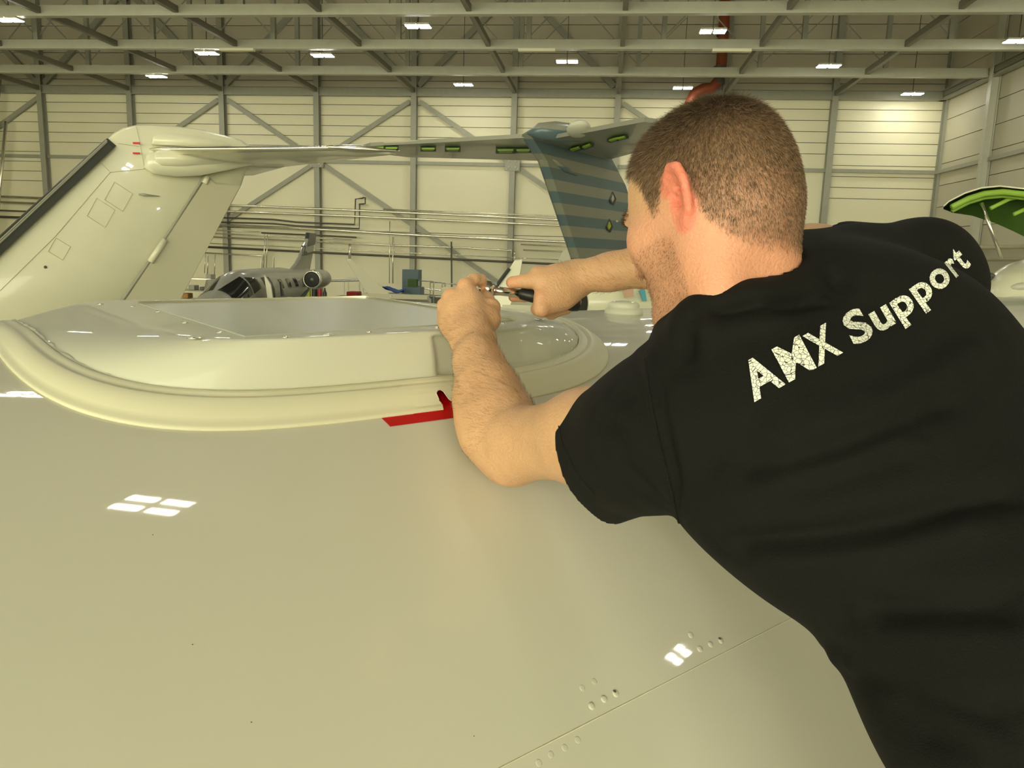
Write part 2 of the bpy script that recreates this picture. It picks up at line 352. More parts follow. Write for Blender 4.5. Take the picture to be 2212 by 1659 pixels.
# skin lap joint and fasteners low on the side
def on_skin(px, py):
    d = ray(px, py); du, dz = d@NX, d[2]; a = du*du+dz*dz; zc = CR-RAD
    b = -2*(du*UC+dz*zc); c = UC**2+zc**2-RAD*RAD; t = (-b-math.sqrt(b*b-4*a*c))/(2*a); p = d*t; return p@AX, p@NX
UJ = on_skin(1370, 1510)[1]
MB().tube([cn(s, UJ, -.0001) for s in np.linspace(-5.5, 5.5, 120)], .0009, 6).build('skin_joint', M['ring'], ac, True)
def dome(px, py, r, m='paint', nm='fastener', h=.35):
    s, u = on_skin(px, py); c = cn(s, u, 0); n = (cn(s, u, .01)-c)*100; t = np.cross(n, AX)
    MB().ellipsoid(c, [AX*r, t*r, n*r*h], 12, 8).build(nm, M[m], ac, True)
for px, py in ((1535, 1392), (1512, 1402), (1492, 1372), (1305, 1510), (1278, 1525)): dome(px, py, .0048)
for px, py in ((1557, 1384), (1330, 1498)):
    dome(px, py, .0048); dome(px-2, py-3, .003, 'steel_d', 'chipped_paint', .6)
for px, py in ((1258, 1486), (1284, 1472), (1190, 1630), (1220, 1615), (1248, 1598), (1164, 1648)): dome(px, py, .0042, h=.12)
for px, py in ((330, 1155), (1024, 1590), (543, 1560), (416, 1392)): dome(px, py, .0007, 'steel_d', 'speck', .4)

# fairing ring with a loft
def sup(t, cs, cu, a, b, nl, nr):
    c, s = math.cos(t), math.sin(t); n = nr if c > 0 else nl
    k = (abs(c)**n+abs(s)**n)**(-1/n); return cs+a*c*k, cu+b*s*k
NT = 360
def outline(d):   # ring outline moved in by d
    return [sup(2*math.pi*i/NT, .7465, 1.55, .6035-d, .515-d, 4.5, 3.0) for i in range(NT)]
def topline(d):
    o = []
    for i in range(NT):
        s, u = sup(2*math.pi*i/NT, .745, 1.555, .412-d, .455-d, 5.5, 3.2)
        if u < 1.55: u += .05*max(0, (s-.45))*(1.555-u)/.455
        o.append((s, u))
    return o
TOPZ = -.138
def hf(u): return .5+.5*min(1, abs(u-UC)/.45)
def ringpts(d, h): return [W(s, u, cyl(u)+h*hf(u)) for s, u in outline(d)]
st = [(.012, -.004), (-.003, .0), (-.0035, .003), (-.001, .0062), (.0045, .0065), (.009, .012), (.016, .0195), (.024, .0245), (.031, .0265), (.036, .0262), (.038, .0235), (.041, .0235), (.045, .0255), (.052, .0262), (.056, .0248), (.058, .017), (.064, .010), (.08, .004)]
fr = None
sealb = MB().loft([ringpts(d, h) for d, h in st], cap=False).build('edge_seal', M['ring'], fr, True)
# little fastener bumps that show through the seal
# body of the fairing: from the seam to the crease to the flat top, with the scoop recess
side = []
o1 = outline(.058); o2 = topline(0)
NS = 14
for j in range(NS+1):
    w_ = j/NS; ring = []
    for (s1, u1), (s2, u2) in zip(o1, o2):
        z1 = cyl(u1)+.017*hf(u1); e = (math.sin(w_*1.22)/math.sin(1.22))**.9; s = s1+(s2-s1)*w_**1.3; u = u1+(u2-u1)*w_**1.3; z = z1+(TOPZ-z1)*e
        if s > .748 and s < 1.04 and u < 1.3 and .0 < w_ < .86:
            k = min(1, (s-.748)/.004)*min(1, (1.04-s)/.07)*min(1, (.86-w_)/.12); u += .016*k
        ring.append(W(s, u, z))
    side.append(ring)
o3 = topline(.003); side.append([W(s, u, TOPZ+.0006) for s, u in o3])
for d in (.03, .12, .25, .36): side.append([W(s, u, TOPZ+.0008) for s, u in topline(d)])
body = MB().loft(side, cap=True).build('antenna_fairing', M['fairing'], ac, True); fr = body; fr['label'] = 'raised oval antenna base with thick cream seal and grey inset plate'
sealb.parent = fr; sealb.location = Vector(np.array(sealb.location)-absloc(fr))
# sealant squeezed out along the seam
sl = []
for i, (s, u) in enumerate(outline(.0615)):
    a = .0032+.0016*math.sin(i*.9)*math.sin(i*.13)+.0022*random.random()*(.5+.5*math.sin(i*.21)); sl.append((s, u, a))
q = MB(); nseg = len(sl)
for i in range(nseg):
    s, u, a = sl[i]
q.tube([W(s, u, cyl(u)+.0195*hf(u)) for s, u, a in sl]+[W(sl[0][0], sl[0][1], cyl(sl[0][1])+.0195*hf(sl[0][1]))], [a for *_, a in sl]+[sl[0][2]], 7, False)
q.build('sealant_bead', M['fairing'], fr, True)
# flat inset plate with its bright edge strip
pc = [(529, 727), (1108, 693), (792, 643), (300, 656)]
pl = [at_Z(x, y, EYE[2]+TOPZ+.0015) for x, y in pc]
MB().slab(pl, (0, 0, .002)).build('inset_plate', M['plate'], fr)
for a, b in ((3, 2), (2, 1)):
    MB().bar(pl[a]+_zz*.002, pl[b]+_zz*.002, .011, .008).build('edge_strip', M['chrome2'], fr)
for px, py, r in ((400, 697, .006), (475, 718, .006), (420, 730, .011), (617, 728, .006), (709, 723, .009), (798, 717, .006), (287, 662, .006), (217, 657, .008), (342, 673, .006), (945, 708, .006), (505, 645, .006), (418, 647, .006), (625, 642, .006), (845, 640, .006), (905, 655, .006), (950, 660, .006), (1055, 676, .006), (1085, 686, .006), (1088, 699, .007), (1165, 690, .01), (1190, 689, .006), (745, 641, .006)):
    p = at_Z(px, py, EYE[2]+TOPZ+.001); MB().ellipsoid(p, [np.array((r, 0, 0)), np.array((0, r, 0)), np.array((0, 0, .0018))], 12, 6).build('screw_head', M['chrome2'], fr, True)
# notch in the seal with the red tape showing in it: faces are cut away inside a slanted slot
slot = [(948, 864), (942, 850), (945, 844), (951, 842), (958, 846), (963, 853), (970, 863), (980, 869), (1015, 865), (1017, 895), (960, 899), (956, 874)]
def inside(x, y):
    c_ = False
    for (xa, ya), (xb, yb) in zip(slot, slot[1:]+slot[:1]):
        if (ya > y) != (yb > y) and x < (xb-xa)*(y-ya)/(yb-ya)+xa: c_ = not c_
    return c_
bm = bmesh.new(); bm.from_mesh(sealb.data); co = absloc(sealb); ctr = W(.735, 1.06, cyl(1.06)+.015)
near = [f for f in bm.faces if np.linalg.norm(np.array(f.calc_center_median())+co-ctr) < .07]
bmesh.ops.subdivide_edges(bm, edges=list({e for f in near for e in f.edges}), cuts=7, use_grid_fill=True)
gone = []
for f in bm.faces:
    p = np.array(f.calc_center_median())+co
    if np.linalg.norm(p-ctr) < .075:
        x, y, _ = proj(p)
        if inside(x, y): gone.append(f)
bmesh.ops.delete(bm, geom=gone, context='FACES'); bm.to_mesh(sealb.data); bm.free()
for p_ in sealb.data.polygons: p_.use_smooth = True
def on_seal(x, y):
    b_ = min((tuple(o_) for o_ in st), key=lambda q_: 0)
    d = ray(x, y); t = .8
    while t < 1.6:
        p = EYE+d*t; u = (p-EYE)@NX; dd = 0
        ins = u-1.035; h = np.interp(ins, [q_[0] for q_ in st[3:17]], [q_[1] for q_ in st[3:17]]) if ins > 0 else -9
        if p[2]-EYE[2] < cyl(u)+h*hf(u): return p
        t += .0004
    return p
MB().tube([on_seal(x, y)+_zz*.0006 for x, y in slot[:8]], .0009, 6).build('notch_edge', M['fairing'], fr, True)
tp = empty('red_tape', cn(.7, 1.0, 0), 'red adhesive tape strip stuck along the seal beside the elbow', 'tape')
(sa, ua), (sb, ub) = on_skin(815, 895), on_skin(843, 922)
vs, fs = [], []
ss = np.linspace(0, 1, 40); us = np.linspace(0, 1, 6)
for i, a in enumerate(ss):
    for b in us:
        s = (sa+(sb-sa)*b)*(1-a)+(.86)*a; u = ua+(ub-ua)*b; vs.append(cn(s, u, .0006))
for i in range(39):
    for j in range(5): k = i*6+j; fs.append([k, k+1, k+7, k+6])
mesh('tape_strip', vs, fs, M['tape'], tp, True)
vs, fs = [], []
for i, a in enumerate(np.linspace(.66, .83, 12)):
    for b in np.linspace(1.028, 1.125, 12): vs.append(W(a, b, cyl(b)+.0035*math.sin((b-1.028)/.097*3.1)+.0008))
for i in range(11):
    for j in range(11): k = i*12+j; fs.append([k, k+1, k+13, k+12])
mesh('tape_tab', vs, fs, M['tape'], tp, True)
# white puck antenna on the crown
s_, u_ = 1.67, 1.50
pk = MB(); rg = []
for r, h in ((.055, -.004), (.055, .006), (.052, .012), (.046, .016), (.044, .018), (.045, .024), (.043, .03), (.034, .034), (.015, .036), (.001, .0365)):
    rg.append([cn(s_, u_, 0)+_zz*h+AX*r*math.cos(2*math.pi*i/40)+NX*r*math.sin(2*math.pi*i/40) for i in range(40)])
pk.loft(rg).build('puck_antenna', M['fairing'], ac, True)['label'] = 'small round white antenna on the crown'

# ================================================================== parked aircraft behind
def fuselage(parent, p0, axis, prof, m, n=40, squash=1.):
    """prof: (distance, radius, height offset)"""
    sd_ = np.cross(axis, _zz); sd_ /= np.linalg.norm(sd_); rg = []
    for d, r, h in prof: rg.append([p0+axis*d+_zz*h+r*(math.cos(2*math.pi*i/n)*sd_+squash*math.sin(2*math.pi*i/n)*_zz) for i in range(n)])
    return MB().loft(rg).build('fuselage', m, parent, True)
def gear(parent, p, h, r=.3, m='grey'):
    p = np.asarray(p, float); g = MB().tube([p, (p[0], p[1], r)], .07, 8).build('gear_leg', M[m], parent)
    MB().tube([(p[0]-.12, p[1], r), (p[0]-.1, p[1], r), (p[0]+.1, p[1], r), (p[0]+.12, p[1], r)], [r*.8, r, r, r*.8], 20).build('tyre', M['rubber'], g)
def foil_slab(poly, nrm_, th, rnd=.5):
    """closed plate with a softened edge: inner outline full thickness, outer outline thin"""
    poly = [np.asarray(p, float) for p in poly]; c = sum(poly)/len(poly); q = MB(); k = .965
    out = poly; inn = [c+(p-c)*k for p in poly]
    n_ = len(poly)
    rings = [[p-nrm_*th/2 for p in inn], [p-nrm_*th*.18 for p in out], [p+nrm_*th*.18 for p in out], [p+nrm_*th/2 for p in inn]]
    return q.loft(rings)

# -- left T-tail
PA = P(310, 322, 11.); side_n = np.cross(AX, _zz); side_n /= np.linalg.norm(side_n)   # points to the camera side
if side_n@(EYE-PA) < 0: side_n = -side_n
def fp(px, py, off=0.): return at_plane(px, py, PA+side_n*off, side_n)
ja = empty('aircraft', (PA[0], PA[1], 0), 'white aircraft with tall swept T tail at the left behind the fairing', 'aircraft')
finp = [(-330, 830), (-120, 625), (0, 512), (120, 402), (233, 300), (247, 287), (265, 277), (290, 271), (330, 270), (380, 273), (430, 280), (480, 292), (520, 303), (545, 320), (552, 360), (540, 397), (520, 400), (383, 652), (370, 720), (330, 760), (-200, 860)]
foil_slab([fp(x, y) for x, y in finp if x < 521 or y < 360], side_n, .16).build('fin', M['paint2'], ja, True)
hinge = [(446, 378), (462, 396), (523, 403), (386, 652), (262, 652)]
ru = foil_slab([fp(x, y, .1) for x, y in ((447, 379), (466, 394), (520, 399), (372, 680), (247, 680))], side_n, .06).build('rudder', M['paint3'], ja)
MB().tube([fp(x, y, .12) for x, y in ((444, 377), (355, 517), (262, 652), (248, 676))], .022, 8).build('hinge_gap', M['steel'], ja)
MB().tube([fp(x, y, .15) for x, y in ((356, 518), (324, 566))], .045, 10).build('hinge_fairing', M['paint2'], ja, True)
MB().tube([fp(x, y, .15) for x, y in ((449, 381), (441, 396))], .04, 10).build('hinge_fairing', M['paint2'], ja, True)
bo = foil_slab([fp(x, y, .06) for x, y in ((-120, 620), (0, 508), (231, 299), (250, 315), (0, 550), (-120, 660))], side_n, .16).build('deice_boot', M['boot'], ja)
for k in (.35, .6): MB().tube([fp(-120+351*1+0, 299+(k*12), .15), fp(-120, 620+k*30, .15)], .012, 6).build('boot_seam', M['grey'], bo)
# bullet and pads where the tailplane meets the fin
bl = MB(); a0 = fp(312, 372, .1); 
for z_, pts in (('lower', [(312, 362), (330, 375), (380, 382), (430, 380), (500, 366), (565, 352), (592, 346), (590, 336), (560, 326), (450, 322), (340, 325), (315, 335)]),):
    foil_slab([fp(x, y, .2) for x, y in pts], side_n, .22).build('tail_bullet', M['paint2'], ja, True)
foil_slab([fp(x, y, .16) for x, y in ((328, 312), (330, 296), (345, 288), (365, 287), (420, 293), (480, 304), (500, 316), (420, 318))], side_n, .07).build('root_fairing', M['paint2'], ja, True)
foil_slab([fp(x, y, .3) for x, y in ((332, 330), (336, 350), (350, 358), (390, 359), (480, 353), (492, 345), (495, 330), (420, 326))], side_n, .06).build('root_fairing', M['paint2'], ja, True)
# tailplane: horizontal, chord to the right and away, span towards the camera side
def tailplane(parent, r_le, r_te, t_te, t_le, th, m, le='chrome2', name='tailplane', nrib=1):
    r_le, r_te, t_te, t_le = map(lambda q_: np.asarray(q_, float), (r_le, r_te, t_te, t_le)); rg = []
    prof = [(0, 0), (.02, .28), (.08, .5), (.25, .95), (.42, 1), (.65, .75), (.85, .35), (1, .03)]
    for k in np.linspace(0, 1, 6):
        le_, te_ = r_le+(t_le-r_le)*k, r_te+(t_te-r_te)*k; tk = th*(1-.45*k)
        rg.append([le_+(te_-le_)*x+_zz*tk/2*y for x, y in prof]+[le_+(te_-le_)*x-_zz*tk/2*y for x, y in prof[::-1][:-1]])
    o = MB().loft(rg).build(name, m, parent, True)
    if le:
        rg = []
        for k in np.linspace(0, 1, 6):
            le_, te_ = r_le+(t_le-r_le)*k, r_te+(t_te-r_te)*k; tk = th*(1-.45*k)*1.04; lp = [(-.006, 0), (.02, .34), (.09, .6)]
            rg.append([le_+(te_-le_)*x+_zz*tk/2*y for x, y in lp[::-1]]+[le_+(te_-le_)*x-_zz*tk/2*y for x, y in lp[1:]])
        MB().loft(rg, cap=False, closed=False).build('leading_edge', M[le], o, True)
    return o
ZS = PA[2]; rle = at_Z(312, 322, ZS); rte = rle+AX*2.1-_zz*.05
tle = P(735, 309, 10.15); tte = tle+AX*.85; tle[2] = ZS+.0; tte[2] = ZS+.0; tfx = RT*.85+FW*.25; tfx[2] = 0
tpn = tailplane(ja, rle, rte, tte, tle, .17, M['paint2'])
tip = MB().tube([tle-tfx*.2, tle, tle+tfx*.25, tle+tfx*.55, tle+tfx*.9], [.01, .04, .05, .035, .005], 10).build('tip_fairing', M['chrome2'], ja, True)
tailplane(ja, rle, rte, tte-2*side_n*np.dot(tte-PA, side_n), tle-2*side_n*np.dot(tle-PA, side_n), .17, M['paint2'])
for px, py in ((292, 309), (292, 331)):
    MB().box((-.07, -.005, -.012), (.07, .005, .012)).build('red_mark', M['tape'], ja).location = Vector(fp(px, py, .1)-absloc(ja))
MB().tube([fp(300, 420, .08), fp(312, 421, .12), fp(345, 424, .11)], [.012, .02, .004], 8).build('static_probe', M['grey'], ja, True)
MB().ellipsoid(fp(98, 577, .085), [AX*.02, _zz*.02, side_n*.01]).build('drain_plug', M['steel_d'], ja)
def seam(pts, off=.085, r=.0035, m='paint3', nm='panel_line'): MB().tube([fp(x, y, off) for x, y in pts], r, 5).build(nm, M[m], ja)
seam([(0, 628), (120, 510), (238, 372), (218, 352)]); seam([(238, 372), (312, 365)]); seam([(293, 272), (300, 300), (308, 340), (312, 365)]); seam([(255, 310), (300, 316)])
def rr(cx, cy, wx, wy): 
    return [(cx-wx, cy+wy*.2), (cx-wx*.3, cy-wy), (cx+wx, cy-wy*.2), (cx+wx*.3, cy+wy), (cx-wx, cy+wy*.2)]
for c_ in ((256, 425, 30, 32), (218, 460, 30, 32), (128, 538, 24, 24)): seam(rr(*c_))
fuselage(ja, W(0, 0, 0)*0+PA*np.array((1, 1, 0))+_zz*1.75-AX*14, AX, [(0, .05, -.3), (.5, .5, -.2), (1.5, .85, -.08), (3, 1.05, 0), (11, 1.05, 0), (14, .95, .1), (16, .6, .35), (17.5, .15, .6)], M['paint2'])
pb = PA*np.array((1, 1, 0))+_zz*1.3
for d, o_ in ((-12.3, 0), (-4, .9), (-4, -.9)): gear(ja, pb+AX*d+side_n*o_-_zz*.3, 1)
for sg in (-1, 1):
    a = pb+side_n*sg*1.0-AX*6.5; tailplane(ja, a, a+AX*2.6, a+AX*4.6+side_n*sg*7+_zz*.4, a+AX*3.6+side_n*sg*7+_zz*.4, .3, M['paint2'], name='wing')

# -- striped tail
ZB = EYE[2]+3.0
b_te, b_le = at_Z(1136, 293, ZB), at_Z(1322, 345, ZB-.02); bn = np.cross(b_le-b_te, _zz); bn /= np.linalg.norm(bn); bax = (b_le-b_te)/np.linalg.norm(b_le-b_te)
if bn@(EYE-b_te) < 0: bn = -bn
jb = empty('aircraft', (b_te[0], b_te[1], 0), 'grey aircraft with blue striped T tail left of the head', 'aircraft')
def bp_(px, py, off=0.): return at_plane(px, py, b_te+bn*off, bn)
foil_slab([bp_(x, y) for x, y in ((1132, 290), (1168, 345), (1200, 440), (1242, 565), (1275, 690), (1430, 700), (1395, 560), (1345, 400), (1316, 345), (1300, 300), (1240, 284), (1180, 276), (1150, 279))], bn, .3).build('fin', M['stripe'], jb)
MB().tube([bp_(x, y, .16) for x, y in ((1195, 345), (1220, 365), (1246, 379))], [.03, .09, .02], 8).build('hinge_fairing', M['stripe'], jb, True)
def holes(pts_c, r, pos, parent):
    for px, py, wx in pos:
        pass
def zp(px, py, dz=0.): return at_Z(px, py, ZB+dz)
lft = [zp(1140, 293), zp(800, 312), zp(764, 322), zp(880, 336), zp(1166, 344)]
MB().slab(lft, (0, 0, .1)).build('tailplane', M['grey'], jb)
rgt = [zp(1182, 298), zp(1392, 258), zp(1420, 262), zp(1395, 320), zp(1302, 345), zp(1240, 330)]
MB().slab(rgt, (0, 0, .1)).build('tailplane', M['grey'], jb)
MB().tube([zp(1182, 297, .02), zp(1394, 257, .02)], .03, 6).build('leading_edge', M['chrome2'], jb)
MB().tube([zp(1140, 292, .03), zp(830, 308, .03)], .03, 6).build('leading_edge', M['paint3'], jb)
for cx_, cy_, wx, hy in ((845, 321, 16, 2.6), (820, 320, 10, 2.4), (925, 322.5, 17, 2.8), (978, 323, 17, 3.2), (1092, 326, 21, 3.8), (1130, 325.5, 18, 3)):
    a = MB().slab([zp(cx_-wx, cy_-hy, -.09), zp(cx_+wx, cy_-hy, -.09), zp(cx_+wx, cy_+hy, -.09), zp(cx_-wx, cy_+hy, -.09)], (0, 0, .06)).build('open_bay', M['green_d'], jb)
    MB().slab([zp(cx_-wx*.8, cy_-hy*.5, -.13), zp(cx_+wx*.8, cy_-hy*.6, -.13), zp(cx_+wx*.6, cy_+hy*.7, -.13), zp(cx_-wx*.6, cy_+hy*.7, -.13)], (0, 0, .04)).build('green_rib', M['green'], a)
for cx_, cy_, wx, hy in ((1243, 322, 17, 6), (1268, 316, 15, 6), (1325, 302, 14, 4.5), (1342, 298, 16, 4)):
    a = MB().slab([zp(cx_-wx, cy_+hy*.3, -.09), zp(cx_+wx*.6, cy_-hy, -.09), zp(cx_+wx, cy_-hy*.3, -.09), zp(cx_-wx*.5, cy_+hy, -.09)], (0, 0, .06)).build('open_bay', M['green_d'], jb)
    MB().slab([zp(cx_-wx*.7, cy_+hy*.2, -.13), zp(cx_+wx*.4, cy_-hy*.7, -.13), zp(cx_+wx*.6, cy_-hy*.3, -.13), zp(cx_-wx*.3, cy_+hy*.6, -.13)], (0, 0, .04)).build('green_rib', M['green'], a)
# blue bullet and white dome on top
MB().tube([zp(1140, 288, .05), zp(1165, 283, .1), zp(1200, 284, .15), zp(1250, 288, .15), zp(1290, 300, .1)], [.03, .2, .26, .22, .05], 12).build('tail_bullet', M['stripe'], jb, True)
MB().ellipsoid(P(1250, 279, 19.), [RT*.3, FW*.5, UP*.15]).build('white_dome', M['fairing'], jb, True)
for px, py in ((1323, 428), (1316, 487)):
    a = MB().slab([bp_(px-7, py+3, .17), bp_(px, py-14, .17), bp_(px+7, py+2, .17), bp_(px+2, py+15, .17), bp_(px-5, py+10, .17)], bn*.05).build('access_hole', M['boot'], jb)
    MB().slab([bp_(px-3, py+3, .21), bp_(px, py-8, .21), bp_(px+3, py+2, .21), bp_(px-1, py+9, .21)], bn*.04).build('fitting', M['yellow' if py > 450 else 'pipe'], a)
MB().ellipsoid(bp_(1333, 478, .17), [bax*.06, _zz*.03, bn*.03]).build('white_plug', M['fairing'], jb)
fuselage(jb, np.array((b_te[0], b_te[1], 2.5))-bax*1, bax, [(0, .1, .5), (1, .5, .35), (3, .95, .05), (5, 1.1, 0), (14, 1.1, 0), (16, .8, -.1), (17, .3, -.25), (17.3, .05, -.3)], M['paint2'])
for d, o_ in ((14, 0), (7, .9), (7, -.9)): gear(jb, np.array((b_te[0], b_te[1], 1.7))+bax*d+bn*o_, 1)
# nacelle with dark inlet and marked cowl below the forearm
na = empty('aircraft_nacelle', P(1330, 650, 9)*np.array((1, 1, 0)), 'white engine nacelle with dark round inlet below the man\'s right forearm', 'engine')
p_ = P(1262, 655, 9.); e_ = RT*.93+FW*.36-UP*0; e_[2] = 0; e_ /= np.linalg.norm(e_); v_ = np.cross(e_, _zz)
rg = []
for d, r in ((.02, .02), (.02, .115), (-.02, .135), (-.03, .15), (0, .165), (.06, .19), (.25, .25), (.6, .3), (1.2, .32), (1.6, .3), (1.9, .22), (2., .02)):
    rg.append([p_+e_*d+(v_*.9*math.cos(t)+_zz*math.sin(t))*r+_zz*(-.03 if d > .5 else 0) for t in np.linspace(0, 2*math.pi, 32, endpoint=False)])
MB().loft(rg[2:]).build('cowl', M['paint2'], na, True)
MB().loft([[p for p in rg[1]], [p+e_*.3 for p in rg[1]]]).build('inlet_duct', M['black'], na, True)
MB().tube([p_-e_*.035-_zz*0, p_-e_*.03], [.15, .15], 32).build('inlet_face', M['black'], na)
MB().slab([P(1343, 622, 8.75), P(1368, 622, 8.75), P(1370, 640, 8.75), P(1349, 644, 8.75)], FW*.01).build('red_placard', mat('faded_red', (.5, .32, .22), .6), na)
MB().tube([p_+e_*.9-_zz*.3, (p_+e_*.9)*np.array((1, 1, 0))+_zz*.02], .03, 8).build('stand', M['grey'], na)
MB().slab([P(1380, 628, 8.9), P(1392, 620, 8.9), P(1397, 650, 8.9), P(1388, 650, 8.9)], FW*.03).build('blue_band', mat('cyan_band', (.03, .3, .4), .4), na)
# white winglet with dark leading edge, grey winglet, white tailplane tip
def wing_tip(poly, d0, label, m, th=.05, le=None):
    pts = [P(x, y, d0) for x, y in poly]; c = sum(pts)/len(pts); t = empty('wing_with_winglet', (c[0], c[1], 0), label, 'aircraft part')
    foil_slab(pts, FW, th).build('winglet', M[m], t)
    low = max(pts, key=lambda p: -p[2]); 
    MB().slab([low+RT*a_+FW*b_-_zz*.05 for a_, b_ in ((-.1, -.6), (1.5, -.2), (1.5, .8), (-.1, .5))], (0, 0, .12)).build('wing', M[m], t)
    MB().tube([low+RT*.9+FW*.2, (low+RT*.9+FW*.2)*np.array((1, 1, 0))], .12, 10).build('jack', M['grey'], t)
    if le: MB().tube([P(x, y, d0-.05) for x, y in le], .03, 6).build('leading_edge', M['boot'], t)
    return t
wing_tip([(1112, 562), (1129, 560), (1124, 590), (1106, 650), (1100, 668), (1055, 660), (1064, 636)], 12., 'white winglet with dark leading edge between the two hands', 'paint2', le=[(1100, 580), (1052, 645)])
wing_tip([(746, 559), (757, 559), (790, 590), (822, 618), (842, 632), (836, 640), (800, 640), (785, 622)], 20., 'plain grey winglet rising right of the small jet', 'paint3')
wing_tip([(1206, 560), (1216, 542), (1228, 540), (1242, 575), (1236, 600), (1206, 600)], 30., 'small white fin tip behind the striped tail', 'paint2')

# -- small business jet
tl, ns = P(662, 592, 31.), P(412, 640, 20.5); jx = (tl-ns)*np.array((1, 1, 0)); L_ = np.linalg.norm(jx); jx /= L_; js = np.cross(jx, _zz)
js = js if js@(EYE-ns) < 0 else -js       # points away from the camera side
jc = empty('aircraft', (ns[0]+jx[0]*6, ns[1]+jx[1]*6, 0), 'small grey business jet with open cabin door by the far wall', 'aircraft')
zc = 2.32
def J(d, s, z): return np.array((ns[0], ns[1], 0))+jx*d+js*s+_zz*z
MBf = MB(); rg = []
for d, r, h, q_ in ((0, .04, -.42, 1), (.15, .2, -.4, 1), (.5, .38, -.34, 1), (1.1, .55, -.26, .9), (1.8, .64, -.14, .9), (2.3, .68, -.06, 1), (2.8, .70, .04, 1.12), (3.3, .72, .08, 1.15), (4, .74, .08, 1.15), (7.3, .74, .08, 1.15), (8.5, .66, .16, 1.05), (10, .46, .38, 1), (L_-.2, .26, .6, 1), (L_+.3, .05, .7, 1)):
    rg.append([J(d, r*math.cos(t), zc+h+r*q_*math.sin(t)) for t in np.linspace(0, 2*math.pi, 36, endpoint=False)])
MBf.loft(rg).build('fuselage', M['grey'], jc, True)
def sidepatch(d0, d1, t0, t1, sgn, nm, m, off=.012, k=6):
    """patch lying on the round hull between two stations and two angles"""
    def rad(d):
        T = [(0, .04, -.42, 1), (.5, .38, -.34, 1), (1.1, .55, -.26, .9), (1.8, .64, -.14, .9), (2.3, .68, -.06, 1), (2.8, .70, .04, 1.12), (3.3, .72, .08, 1.15), (4, .74, .08, 1.15), (7.3, .74, .08, 1.15), (8.5, .66, .16, 1.05), (10, .46, .38, 1), (13, .1, .6, 1)]
        for a, b in zip(T, T[1:]):
            if a[0] <= d <= b[0]: w_ = (d-a[0])/(b[0]-a[0]); return [x+(y-x)*w_ for x, y in zip(a, b)][1:]
        return T[-1][1:]
    vs = []
    for i in range(k+1):
        d = d0+(d1-d0)*i/k; r, h, q_ = rad(d)
        for j in range(k+1):
            t = math.radians(t0[0]+(t0[1]-t0[0])*i/k)*(1-j/k)+math.radians(t1[0]+(t1[1]-t1[0])*i/k)*(j/k)
            vs.append(J(d, sgn*(r+off)*math.cos(t), zc+h+(r+off)*q_*math.sin(t)))
    fs = [[i*(k+1)+j, i*(k+1)+j+1, (i+1)*(k+1)+j+1, (i+1)*(k+1)+j] for i in range(k) for j in range(k)]
    return mesh(nm, vs, fs, M[m], jc, True)
for sg in (1, -1):
    sidepatch(1.6, 2.75, (14, 14), (84, 66), sg, 'windscreen_pane', 'glassd')
    sidepatch(2.85, 3.5, (14, 20), (58, 42), sg, 'windscreen_pane', 'glassd')
    for d in (5.3, 6.1, 6.9): sidepatch(d, d+.32, (14, 14), (36, 36), sg, 'cabin_window', 'glassd')
    sidepatch(5.0, 10, (-30, 6), (-52, -20), sg, 'dark_cheat_line', 'bluegrey')
# open door on the camera side with its opening
sidepatch(3.9, 4.6, (-45, -45), (45, 45), -1, 'door_opening', 'black', .014)
dr = MB(); pts = []
for z_, o_ in ((-.75, .95), (-.5, 1.0), (0, 1.02), (.5, .95), (.8, .75)): pts.append((z_, o_))
rg = [[J(3.85-.05*k_, -o_+.08-x_*.02, zc+z_*1.0) for z_, o_ in pts]+[J(3.2-.05*k_, -o_-.14, zc+z_) for z_, o_ in pts[::-1]] for k_, x_ in ((0, 0), (1, 1))]
do = MB().loft(rg).build('cabin_door', M['paint2'], jc)
MB().slab([J(3.72, -1.3, zc+.15), J(3.42, -1.33, zc+.15), J(3.42, -1.3, zc+.6), J(3.72, -1.2, zc+.6)], js*.05).build('door_window', M['glassd'], do)
def nacelle(d, s, z, L, r, m, parent):
    rg = []; ins = []
    for dd, k in ((.12, .8), (.02, .86), (0, .93), (.04, 1), (.25, 1.1), (L*.45, 1.12), (L*.8, .95), (L, .65)): rg.append([J(d+dd, s+r*k*math.cos(t), z+r*k*math.sin(t)) for t in np.linspace(0, 2*math.pi, 28, endpoint=False)])
    o = MB().loft(rg).build('engine_nacelle', M[m], parent, True)
    lp = []
    for dd, k in ((.1, .78), (0, .84), (-.03, .93), (.02, 1.02), (.12, 1.06)): lp.append([J(d+dd, s+r*k*math.cos(t), z+r*k*math.sin(t)) for t in np.linspace(0, 2*math.pi, 28, endpoint=False)])
    MB().loft(lp, cap=False).build('inlet_lip', M['chrome2'], o, True)
    MB().tube([J(d+.0, s, z), J(d+.03, s, z)], [r*.8, r*.8], 28).build('inlet_fan', M['black'], o)
    MB().tube([J(d+.0, s, z), J(d-.09, s, z)], [r*.2, r*.03], 12).build('spinner', M['steel'], o)
    return o
for sg in (-1, 1):
    nacelle(8.0, sg*.98, zc+.5, 2.0, .33, 'grey', jc)
    MB().slab([J(8.5, sg*.3, zc+.5), J(8.5, sg*.8, zc+.52), J(9.4, sg*.8, zc+.52), J(9.4, sg*.3, zc+.5)], (0, 0, .12)).build('engine_pylon', M['grey'], jc)
    tailplane(jc, J(4.6, sg*.5, zc-.75), J(6.6, sg*.5, zc-.75), J(7.0, sg*6.3, zc-.5), J(6.2, sg*6.3, zc-.5), .22, M['grey'], name='wing')
ft = P(668, 503, 30.5)
zf = ft[2]; dF = L_
